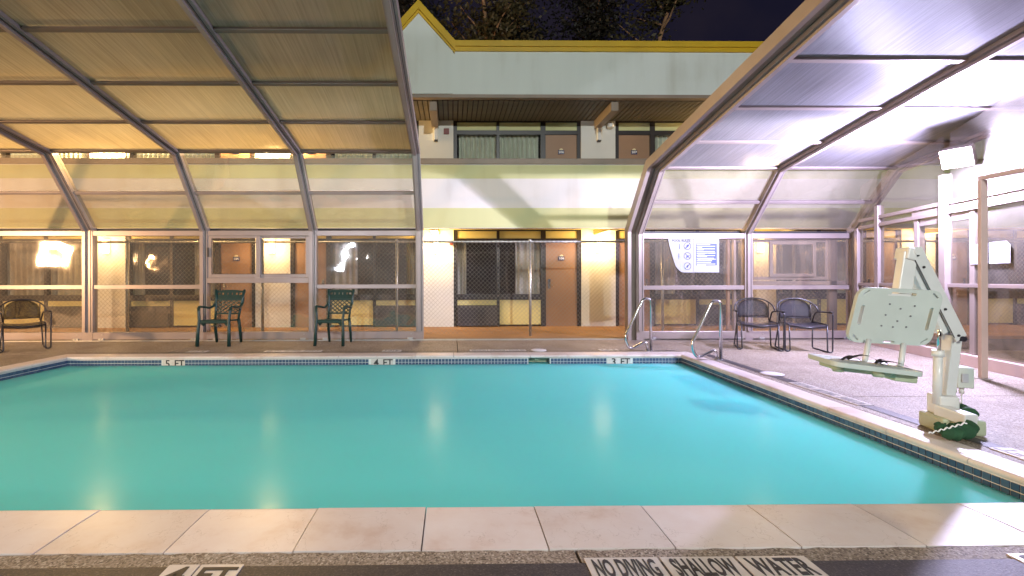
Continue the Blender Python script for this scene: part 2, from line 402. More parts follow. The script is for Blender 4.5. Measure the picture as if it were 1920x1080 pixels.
# ---------------------------------------------------------------- ground, deck, pool
WZ = -0.135                                     # water level
PX0, PX1F, PX1N = -5.82, 3.52, 3.30             # pool left side, right side at far and near end
PY0, PY1 = 2.31, 6.95
CL, CR, CN, CF = 0.24, 0.21, 0.37, 0.26         # coping widths
def right_x(y, off=0.0): return PX1N + (PX1F-PX1N)*(y-PY0)/(PY1-PY0) + off
g = MB()
for x0, x1, y0, y1 in ((-150,150,-60,1.9),(-150,150,7.25,250),(-150,-6.2,1.9,7.25),(4.2,150,1.9,7.25)):
    g.quad([(x0,y0,-0.06),(x1,y0,-0.06),(x1,y1,-0.06),(x0,y1,-0.06)])
tag(g.build('ground', M['ground']), kind='structure')

deck = tag(link('pool_deck', None, None, (0,0,0)), kind='structure')
def slab(pts): 
    MB().poly([(x,y,0.0) for x, y in pts], (0,0,-0.05)).build('deck_slab', M['deck'], deck)
G = 0.006
ox = lambda y: right_x(y, CR)                   # outer line of the right coping
rj = random.Random(9)
nx = [-13, -7.9, -4.0, 0.52, 5.0, 9.5]
for a, b in zip(nx, nx[1:]):
    slab([(a+G,-6),(b-G,-6)] + [(b-G+(a-b+2*G)*i/90, PY0-CN-0.012+rj.uniform(-.006,.007)) for i in range(91)])
fx = [-13, -8.1, -4.55, -2.75, 0.085, 4.1, 8.4]
for a, b in zip(fx, fx[1:]):
    slab([(a+G,PY1+CF+G),(b-G,PY1+CF+G),(b-G,8.95),(a+G,8.95)])
slab([(-13,PY0-CN+G),(PX0-CL-G,PY0-CN+G),(PX0-CL-G,4.5),(-13,4.5)])
slab([(-13,4.512),(PX0-CL-G,4.512),(PX0-CL-G,PY1+CF-G),(-13,PY1+CF-G)])
slab([(ox(PY0-CN)+G,PY0-CN+G),(9.5,PY0-CN+G),(9.5,4.40),(ox(4.4)+G,4.40)])
slab([(ox(4.41)+G,4.412),(9.5,4.412),(9.5,PY1+CF-G),(ox(PY1+CF)+G,PY1+CF-G)])
# worn dark painted stripe running round the pool
s = MB(); t0, t1 = 0.105, 0.30
yn = PY0-CN; s.quad([(-13,yn-t0,0.004),(9.5,yn-t0,0.004),(9.5,yn-0.62,0.004),(-13,yn-0.62,0.004)])
s.quad([(ox(yn)+0.10,yn-t0+0.01,0.004),(ox(yn)+0.22,yn-t0+0.01,0.004),(ox(7.0)+0.22,7.0,0.004),(ox(7.0)+0.10,7.0,0.004)])
s.build('painted_stripe', M['stripe'], deck)
s = MB(); yf = PY1+CF
s.quad([(-6,yf+0.09,0.004),(3.6,yf+0.09,0.004),(3.6,yf+0.12,0.004),(-6,yf+0.12,0.004)]); s.build('painted_stripe', M['stripe'], deck)

def marker(x, y, w, d, text, size, rot=0.0, squash=1.0):
    mt = MB(); c, sn = math.cos(rot), math.sin(rot)
    P = [(x + a*w/2*c - b*d/2*sn, y + a*w/2*sn + b*d/2*c) for a, b in ((-1,-1),(1,-1),(1,1),(-1,1))]
    mt.poly([(px,py,0.008) for px, py in P], (0,0,-0.006))
    o = mt.build('marker_tile', M['marker'], deck)
    if text: lettering(text, size, (x,y,0.0088), Matrix.Rotation(rot,3,'Z'), M['black_ink'] if rot == 0 else M['worn_ink'], o, squash, size*0.022, fit=w*0.84)
def marker_row(x, y, rot, words, gap=0.012):
    for (txt, w, sq, off) in words:
        marker(x + off*math.cos(rot), y + off*math.sin(rot), w, 0.15, txt, 0.15, rot, sq)
NOD = [("NO DIVING",0.30,0.40,-0.312),("SHALLOW",0.30,0.415,0.0),("WATER",0.285,0.50,0.306)]
marker_row(1.0, 1.788, 0.0, NOD)
marker(-1.077, 1.768, 0.12, 0.15, "4", 0.145, 0, 1.1); marker(-0.925, 1.768, 0.168, 0.15, "FT", 0.135, 0, 1.05)
marker(2.36, 1.79, 0.12, 0.15, "3", 0.145, 0, 1.1); marker(2.51, 1.79, 0.168, 0.15, "FT", 0.135, 0, 1.05)
yt = yf+0.10
for cx in (0.73, -2.58): marker_row(cx, yt+0.09, math.pi, NOD)
for cx, d in ((-0.97,"4"),(2.56,"3"),(-4.1,"5")):
    marker(cx+0.08, yt+0.09, 0.12, 0.15, d, 0.145, math.pi, 1.1); marker(cx-0.08, yt+0.09, 0.168, 0.15, "FT", 0.135, math.pi, 1.05)
ang = math.atan2(PY1-PY0, PX1F-PX1N)
marker_row(ox(4.55)+0.16, 4.55, ang, NOD)
marker(ox(2.95)+0.16, 2.95, 0.168, 0.15, "FT", 0.135, ang, 1.05); marker(ox(2.80)+0.15, 2.80, 0.12, 0.15, "3", 0.145, ang, 1.1)

def lid(x, y, label):
    l_ = MB().lathe([(0.125,0.003),(0.125,0.012),(0.11,0.016),(0.001,0.017)], 28, (x,y,0)).build('skimmer_lid', M['lid'])
    tag(l_, label, 'skimmer lid', 'skimmer lids in the deck')
lid(1.40, 7.38, 'round white skimmer lid in the deck behind the far pool edge')
lid(ox(5.45)+0.2, 5.45, 'round white skimmer lid in the deck beside the right pool edge')

pool = tag(link('swimming_pool', None, None, (0,0,0)), kind='structure')
# basin walls (grout shows between tiles) with a skimmer mouth in the far wall
SKX0, SKX1 = 1.16, 1.49
w = MB()
w.box(PX0-0.06, SKX0, PY1, PY1+0.06, -0.6, -0.045); w.box(SKX1, PX1F, PY1, PY1+0.06, -0.6, -0.045)
w.box(PX0-0.06, PX0, PY0, PY1-0.001, -0.6, -0.045)
w.hexa([(PX1N,PY0,-0.6),(PX1N+0.06,PY0,-0.6),(PX1F+0.06,PY1-0.001,-0.6),(PX1F,PY1-0.001,-0.6),(PX1N,PY0,-0.045),(PX1N+0.06,PY0,-0.045),(PX1F+0.06,PY1-0.001,-0.045),(PX1F,PY1-0.001,-0.045)])
w.box(PX0-0.06, PX1N+0.06, PY0-0.06, PY0-0.001, -0.6, -0.045)
w.build('basin_wall', M['grout'], pool)
k = MB(); k.box(SKX0-0.02, SKX1+0.02, PY1+0.17, PY1+0.19, -0.6, -0.02); k.box(SKX0-0.02,SKX0,PY1+0.061,PY1+0.17,-0.6,-0.046); k.box(SKX1,SKX1+0.02,PY1+0.061,PY1+0.17,-0.6,-0.046)
k.box(SKX0+0.12, SKX0+0.18, PY1+0.10, PY1+0.17, -0.10, -0.06)
k.build('skimmer_mouth', M['sage'], pool)
wa = MB(); wa.quad([(PX0+0.001,PY0+0.001,WZ),(right_x(PY0)-0.001,PY0+0.001,WZ),(right_x(PY1)-0.001,PY1-0.001,WZ),(PX0+0.001,PY1-0.001,WZ)])
wa.quad([(SKX0,PY1-0.001,WZ),(SKX1,PY1-0.001,WZ),(SKX1,PY1+0.165,WZ),(SKX0,PY1+0.165,WZ)])
tag(wa.build('water', M['water']), kind='structure')

def bull(width, n=5, th=0.05, lip=0.012):       # cross-section, inner bullnose at u=0
    P = [(0.03,-th)]
    for i in range(n+1):
        a = -math.pi/2 - math.pi*i/n
        P.append((0.022-lip + 0.024*(1+math.cos(a)) - 0.024, -th/2 + th/2*math.sin(a)))
    P.append((0.06, 0.0015)); P.append((width*0.5, 0.003)); P.append((width, 0.0)); P.append((width, -th))
    return P
def coping(p0, p1, inward, width, dz=0.0, skew0=0, skew1=0):
    p0, p1 = Vector((*p0,0)), Vector((*p1,0)); u = -Vector((*inward,0)).normalized(); d = (p1-p0).normalized()
    mb = MB(); A = []; B = []
    nseg = 4
    prof = bull(width); rows = []
    for k_ in range(2):
        q = (p0 + d*0.003, p1 - d*0.003)[k_]; sk = (skew0, skew1)[k_]
        rows.append([mb.bm.verts.new(q + u*a + d*(sk*max(a,0)/width) + Vector((0,0,z+dz))) for a, z in prof])
    n_ = len(prof)
    for i in range(n_):
        j = (i+1) % n_; f = mb.bm.faces.new((rows[0][i], rows[0][j], rows[1][j], rows[1][i])); f.smooth = 1 <= i <= 5
    for r_, fl_ in ((rows[0], False), (rows[1], True)):
        cap = [mb.bm.verts.new(v.co) for v in r_]; mb.bm.faces.new(list(reversed(cap)) if fl_ else cap)
    return mb.build('coping_stone', M['stone'], pool)
rs = random.Random(3)
P = 0.545; x = -6.9
xs = [-0.134 + P*i for i in range(-11, 7)]
for a, b in zip(xs, xs[1:]):
    a2, b2 = max(a, PX0-CL), min(b, right_x(PY0)+CR)
    if b2-a2 > 0.05: coping((a2,PY0),(b2,PY0),(0,1),CN,rs.uniform(-.0025,.0015))
xs = [-5.82 + 0.584*i for i in range(0, 17)]
for a, b in zip(xs, xs[1:]): coping((a,PY1),(min(b,PX1F),PY1),(0,-1),CF,rs.uniform(-.002,.001), -CL if a < -5.8 else 0, CR if b > 3.4 else 0)
ys = [PY0 + 0.58*i for i in range(0, 9)]
for a, b in zip(ys, ys[1:]):
    coping((right_x(a),a),(right_x(b),b),(-1,0.047),CR,rs.uniform(-.002,.001),0, CF if b > 6.9 else 0)
    coping((PX0,a),(PX0,b),(1,0),CL,rs.uniform(-.002,.001),0, CF if b > 6.9 else 0)

# waterline tiles: the nearest ones one by one, the far rows joined
TP, TG = 0.0505, 0.0066
tile_me = None
def tile_mesh():
    mb = MB(); h = (TP-TG)/2; mb.box(-h, h, -0.004, 0.004, -h, h, 0.0012)
    bmesh.ops.recalc_face_normals(mb.bm, faces=mb.bm.faces)
    me = bpy.data.meshes.new('tile'); mb.bm.to_mesh(me); mb.bm.free(); me.materials.append(M['tile']); return me
tile_me = tile_mesh()
ZR = [-0.076, -0.1265]
tv = Vector((PX1F-PX1N, PY1-PY0, 0)).normalized(); L = (Vector((PX1F,PY1,0))-Vector((PX1N,PY0,0))).length
rzr = math.atan2(tv.y, tv.x)
cnt = 0; far = MB()
def far_tile(c, ang_, z):
    Mx = Matrix.Rotation(ang_, 3, 'Z'); far.obox((c[0], c[1], z), (TP-TG, 0.008, TP-TG), Mx)
i = 0
while (i+0.5)*TP < L:
    c = Vector((PX1N,PY0,0)) + tv*((i+0.5)*TP) + Vector((-0.003,0,0))
    for z in ZR:
        if cnt < 150 and c.y > 2.5:
            o = link('tile', tile_me, pool, (c.x, c.y, z)); o.rotation_euler = (0,0,rzr+rs.uniform(-.006,.006)); cnt += 1
        elif c.y > 2.5: far_tile(c, rzr, z)
    i += 1
i = 0
while (i+0.5)*TP < PY1-PY0:
    y_ = PY1 - (i+0.5)*TP
    for z in ZR:
        if cnt < 270 and y_ > 4.6:
            o = link('tile', tile_me, pool, (PX0+0.003, y_, z)); o.rotation_euler = (0,0,R(90)); cnt += 1
        else: far_tile((PX0+0.003, y_), R(90), z)
    i += 1
DM = [(-4.22,"5 FT"),(-1.07,"4 FT"),(2.56,"3 FT")]
i = 0
while (i+0.5)*TP < PX1F-PX0:
    x_ = PX0 + (i+0.5)*TP; i += 1
    if any(abs(x_-c) < 0.19 for c, _ in DM) or SKX0-0.02 < x_ < SKX1+0.02: continue
    for z in ZR: far_tile((x_, PY1-0.003), 0, z)
for z in ZR:
    for j in range(3):
        far.box(SKX1-0.006, SKX1-0.001, PY1+0.003+j*TP, PY1+0.003+j*TP+TP-TG, z-0.0235, z+0.0235)
        far.box(SKX0+0.001, SKX0+0.006, PY1+0.003+j*TP, PY1+0.003+j*TP+TP-TG, z-0.0235, z+0.0235)
o = far.build('waterline_tiles', M['tile'], pool); o['kind'] = 'stuff'
for c, t in DM:
    o = MB().box(c-0.168, c+0.168, PY1-0.009, PY1-0.001, -0.19, -0.051, 0.001).build('depth_tile', M['marker'], pool)
    lettering(t[0], 0.15, (c-0.09, PY1-0.0102, -0.112), WALLROT, M['black_ink'], o, 1.05, 0.002)
    lettering("FT", 0.15, (c+0.085, PY1-0.0102, -0.112), WALLROT, M['black_ink'], o, 0.95, 0.002)

walk = MB().box(-16, 16, 8.96, 11.6, -0.05, 0.004).build('walkway', M['walk']); tag(walk, kind='structure')

# ---------------------------------------------------------------- motel building
BY = 11.2; FY = 9.8
bd = thing('motel_building', (0, BY, 0), 'two storey white motel with lime balcony band and yellow roof edge behind the pool', 'building')
P0, PITCH, PW = -0.39, 3.99, 0.85
XL, XR = -14.6, 14.3
# structure: floor slab, roof slab, rear rooms
MB().box(XL, XR, FY+0.121, BY+3.5, 2.42, 2.65).build('balcony_slab', M['brown_trim'], bd)
MB().box(XL, XR, FY+0.111, BY+3.5, 5.10, 6.05).build('roof', M['room'], bd)
MB().box(XL, XR, BY+1.3, BY+1.4, 0.0, 5.08).build('room_back_wall', M['room'], bd)
pr = MB().box(XL, XR, FY, FY+0.12, 2.265, 3.64).build('balcony_parapet', M['lilac'], bd)
MB().box(XL, XR, FY-0.006, FY, 3.335, 3.625).build('painted_band', M['lime'], pr)
MB().box(XL, XR, FY-0.006, FY, 2.275, 2.70).build('painted_band', M['lime'], pr)
MB().box(XL, XR, FY-0.03, FY+0.15, 3.642, 3.765, 0.008).build('balcony_cap', M['brown_trim'], bd)
MB().box(XL, XR, FY+0.122, FY+0.18, 2.27, 2.40).build('soffit_edge', M['yellow_panel'], bd)
MB().box(XL, XR, FY, FY+0.11, 5.15, 6.07).build('fascia_panel', M['fascia'], bd)
MB().box(XL, XR, FY-0.012, FY+0.13, 5.075, 5.148, 0.004).build('fascia_trim', M['brown_trim'], bd)
tr = MB(); tr.box(0.03, XR, FY-0.07, FY+0.3, 6.16, 6.285, 0.006); tr.box(0.03, XR, FY-0.04, FY+0.3, 6.068, 6.158, 0.004)
tr.box(XL, -1.45, FY-0.07, FY+0.3, 6.16, 6.285, 0.006); tr.box(XL, -1.45, FY-0.04, FY+0.3, 6.068, 6.158, 0.004)
tr.build('roof_edge_trim', M['trim'], bd)
gp = MB(); gp.poly([(-1.45,FY-0.03,5.15),(0.026,FY-0.03,5.15),(0.026,FY-0.03,6.09),(-0.71,FY-0.03,6.90),(-1.45,FY-0.03,6.09)], (0,0.12,0)); gp.build('gable_panel', M['fascia'], bd)
gt = MB()
for sx in (-1, 1):
    a = Vector((-0.71+sx*0.775, FY+0.05, 6.075)); b_ = Vector((-0.71, FY+0.05, 6.945))
    d = (b_-a).normalized(); up = Vector((-d.z*sx, 0, d.x*sx)) ; up = up if up.z > 0 else -up
    hs = [Vector((a.x,0,a.z)), Vector((b_.x,0,b_.z)), Vector((b_.x,0,b_.z+0.19)), Vector((a.x,0,a.z+0.20))]
    gt.poly([(v.x, FY-0.10, v.z) for v in hs], (0,0.45,0))
    hs = [Vector((a.x,0,a.z-0.06)), Vector((b_.x,0,b_.z-0.075)), Vector((b_.x,0,b_.z-0.002)), Vector((a.x,0,a.z-0.002))]
    gt.poly([(v.x, FY-0.06, v.z) for v in hs], (0,0.4,0))
gt.build('gable_trim', M['trim'], bd)
# soffit planks seen one by one above the balcony, plain boards elsewhere
pm = MB(); pm.box(-0.045, 0.045, FY+0.14, BY, 5.062, 5.082)
bmesh.ops.translate(pm.bm, verts=pm.bm.verts, vec=(0,-BY,0))
pme = bpy.data.meshes.new('soffit_plank'); bmesh.ops.recalc_face_normals(pm.bm, faces=pm.bm.faces); pm.bm.to_mesh(pme); pm.bm.free(); pme.materials.append(M['plank'])
x = -1.6
while x < 6.2:
    link('soffit_plank', pme, bd, (x, BY, rs.uniform(-.002,.002))); x += 0.112
MB().box(XL, -1.66, FY+0.14, BY, 5.062, 5.082).build('soffit_board', M['plank'], bd); MB().box(6.26, XR, FY+0.14, BY, 5.062, 5.082).build('soffit_board', M['plank'], bd)
MB().box(XL, XR, FY+0.19, BY-0.001, 2.385, 2.418).build('lower_soffit', M['yellow_panel'], bd)
# -- bay parts
def curtain_mb(x0, x1, y, z0, z1, folds, amp):
    mb = MB(); n = folds*6; top = []; bot = []
    for i in range(n+1):
        u = i/n; yy = y + amp*math.sin(2*math.pi*folds*u + 0.6*math.sin(9*u)); xx = x0+(x1-x0)*u
        top.append(mb.bm.verts.new((xx,yy,z1))); bot.append(mb.bm.verts.new((xx,yy+0.01,z0)))
    for i in range(n):
        f = mb.bm.faces.new((bot[i],bot[i+1],top[i+1],top[i])); f.smooth = True
    return mb
rooms = {(-2):"104", (-1):"105", 0:"106", 1:"107", 2:"108", 3:"109", -3:"103", -4:"102"}
def plate(door, x, z, num):
    p = MB().box(x-0.075, x+0.075, BY-0.004, BY+0.02, z-0.05, z+0.05, 0.003).build('number_plate', M['plate'], door)
    lettering(num, 0.075, (x, BY-0.0055, z-0.002), WALLROT, M['white_ink'], door, 1.15, 0.002, 'room_number')
    d = MB(); pts = [(x+0.045*math.cos(a), BY+0.0, z+0.052+0.042*math.sin(a)) for a in [math.pi*i/10 for i in range(11)]]
    d.poly(pts, (0,0.018,0)); d.build('plate_dome', M['sun'], door)
def unit(k, mirror):
    """the rooms between pier k and k+1; u runs from the window pier to the door pier"""
    e0 = P0 + PITCH*k + PW/2; e1 = P0 + PITCH*(k+1) - PW/2; W = e1-e0; sc = W/3.14
    X = (lambda u: e1-u*sc) if mirror else (lambda u: e0+u*sc)
    def span(u0, u1): a, b = X(u0), X(u1); return (min(a,b), max(a,b))
    for fl in (0, 1):
        zb = 0.0 if fl == 0 else 2.65
        zs, zh, zt, zc = zb+0.80, zb+2.09, zb+2.17, zb+2.385
        if fl: zs, zh, zt, zc = 2.65+0.80, 4.73, 4.83, 5.06
        # window frame with mullion and transom bars
        f = MB()
        for u0, u1 in ((0,0.09),(1.06,1.13),(2.15,2.27)): a, b = span(u0,u1); f.box(a, b, BY-0.02, BY+0.10, zb, zc-0.001)
        for a_, b_ in ((0.091,1.059),(1.131,2.149)):
            a, b = span(a_,b_); f.box(a, b, BY-0.018, BY+0.10, zh, zt); f.box(a, b, BY-0.03, BY+0.10, zs-0.14, zs)
            f.box(a, b, BY-0.016, BY+0.10, zc-0.03, zc-0.002)
        a, b = span(3.05,3.14); f.box(a, b, BY-0.02, BY+0.10, zb, zc-0.001)
        a, b = span(2.271,3.049); f.box(a, b, BY-0.018, BY+0.10, zh, zt); f.box(a, b, BY-0.016, BY+0.10, zc-0.03, zc-0.002)
        fr = f.build('window_frame', M['black_frame'], bd)
        for a_, b_ in ((0.091,1.059),(1.131,2.149),(2.271,3.049)):
            a, b = span(a_,b_); MB().box(a, b, BY+0.01, BY+0.05, zt+0.001, zc-0.031).build('transom_panel', M['yellow_panel'] if not fl else M['lime'], bd)
        for a_, b_ in ((0.091,1.059),(1.131,2.149)):
            a, b = span(a_,b_); MB().box(a, b, BY+0.03, BY+0.036, zs+0.001, zh-0.001).build('window_pane', M['win'], fr)
        # curtains
        if fl:
            a, b = span(0.09,2.15); curtain_mb(a+0.05, b-0.02, BY+0.16, zs-0.1, zh+0.02, 17, 0.045).build('curtain', M['curtain'], fr)
        else:
            full = k in (-3,-4)
            for u0, u1 in (((0.05,0.32),(1.55,2.2)) if not full else ((0.05,2.2),)):
                a, b = span(u0,u1); curtain_mb(a, b, BY+0.18, zs-0.1, zh+0.02, max(3,int((u1-u0)*7)), 0.04).build('curtain', M['sheer'], fr)
        # panels below the window
        a, b = span(0.091,1.059)
        if fl == 0:
            MB().box(a, b, BY+0.01, BY+0.06, zb+0.53, zs-0.141).build('spandrel_panel', M['yellow_panel'], bd)
            ac = MB(); ac.box(a, b, BY-0.10, BY+0.06, zb+0.03, zb+0.525, 0.008); au = ac.build('air_conditioner', M['ac'], bd)
            lv = MB()
            for q in range(9): lv.box(a+0.06, b-0.30, BY-0.112, BY-0.101, zb+0.10+q*0.042, zb+0.118+q*0.042)
            lv.build('grille', M['black_frame'], au)
        else: MB().box(a, b, BY+0.01, BY+0.06, zb, zs-0.141).build('spandrel_panel', M['yellow_panel'], bd)
        a, b = span(1.131,2.149); MB().box(a, b, BY+0.01, BY+0.06, zb+0.05, zs-0.141).build('spandrel_panel', M['yellow_panel'], bd)
        a, b = span(2.271,3.049)
        dr = MB().box(a, b, BY+0.02, BY+0.07, zb+0.006, zh-0.001, 0.003).build('door', M['door'], bd)
        num = rooms.get(k, "110"); num = num if fl == 0 else "2"+num[1:]
        plate(dr, (a+b)/2, zb+1.68 if fl == 0 else 4.30, num)
        hx = X(2.36); h = MB().box(hx-0.03, hx+0.03, BY+0.005, BY+0.019, zb+0.93, zb+1.17, 0.004); h.tube([(hx,BY-0.03,zb+1.0),(hx+ (0.10 if not mirror else -0.10),BY-0.03,zb+1.0)],0.011,6)
        h.build('handle', M['steel'], dr)
for k in range(-4, 3+1): unit(k, k % 2 != 0)
sconce_xs = []; upper_xs = []
def pier(k):
    x = P0+PITCH*k
    for fl in (0, 1):
        z0, z1 = ((0.0,2.384) if fl == 0 else (2.651,5.06))
        MB().box(x-PW/2+0.001, x+PW/2-0.001, BY-0.04, BY+0.25, z0, z1).build('wall_pier', M['white'], bd)
    # downstairs sconce, lit
    z = 1.98; sx = x
    s_ = MB().box(sx-0.075, sx+0.075, BY-0.055, BY-0.041, z-0.19, z+0.19, 0.003).build('sconce', M['sconce_off'], bd)
    MB().box(sx-0.062, sx+0.062, BY-0.145, BY-0.056, z-0.175, z+0.175, 0.012).build('lamp_shade', M['sconce_on'], s_)
    sconce_xs.append((sx, z))
    # upstairs sconce, dark
    z = 4.83-0.12; s_ = MB().box(sx-0.05, sx+0.05, BY-0.15, BY-0.041, z-0.15, z+0.17, 0.015).build('sconce', M['sconce_off'] if k in (0,1) else M['upper_on'], bd)
    MB().box(sx-0.045, sx+0.045, BY-0.148, BY-0.06, z-0.175, z-0.151).build('sconce_base', M['ac'] if k in (0,1) else M['sconce_on'], s_)
    if k not in (0,1): upper_xs.append((sx, z-0.20))
    MB().box(sx-0.10, sx+0.06, FY+0.16, BY-0.041, 4.86, 5.06, 0.004).build('soffit_beam', M['brown_trim'], bd)
    MB().box(sx-0.12, sx+0.08, FY+0.20, BY-0.041, 2.25, 2.384, 0.004).build('soffit_beam', M['yellow_panel'], bd)
for k in range(-3, 5): pier(k)
MB().box(-0.2, -0.07, BY-0.075, BY-0.041, 4.72, 4.86, 0.004).build('alarm_box', M['red'], bd)
MB().box(-0.06, 0.02, BY-0.075, BY-0.041, 2.0, 2.09, 0.004).build('alarm_box', M['red'], bd)
MB().lathe([(0.075,0.0),(0.085,0.04),(0.08,0.09),(0.05,0.14),(0.01,0.16)], 14, (3.87, BY-0.13, 4.86)).build('dome_camera', M['sconce_off'], bd)

# ---------------------------------------------------------------- chain-link fence
FNY = 9.25
fe = thing('chain_link_fence', (0, FNY, 0), 'galvanized chain link fence between the pool enclosure and the motel walkway', 'fence')
FZ = 1.93; fx0, fx1 = 1.59-2.72*5, 1.59+2.72*4
for i in range(-5, 5):
    x = 1.59+2.72*i
    MB().tube([(x,FNY+0.03,0.0),(x,FNY+0.03,FZ)], 0.027, 10).lathe([(0.034,FZ-0.005),(0.036,FZ+0.03),(0.02,FZ+0.05),(0.005,FZ+0.055)], 10, (x,FNY+0.03,0)).build('post', M['galv'], fe)
MB().tube([(fx0,FNY+0.03,FZ),(fx1,FNY+0.03,FZ)], 0.022, 8).build('top_rail', M['galv'], fe)
wm = MB(); p = 0.088; z0, z1 = 0.04, FZ+0.03; H = z1-z0
x = fx0-H
while x < fx1:
    for s_ in (1, -1):
        a = (x, z0) if s_ == 1 else (x+H, z0); b = (x+H, z1) if s_ == 1 else (x, z1)
        lo, hi = max(min(a[0],b[0]), fx0), min(max(a[0],b[0]), fx1)
        if hi > lo:
            f = lambda X_: a[1] + (b[1]-a[1])*(X_-a[0])/(b[0]-a[0])
            wm.tube([(lo,FNY+0.002*s_,f(lo)),(hi,FNY+0.002*s_,f(hi))], 0.0025, 4, caps=False)
    x += p
o = wm.build('chain_link_mesh', M['wire'], fe); o['kind'] = 'stuff'

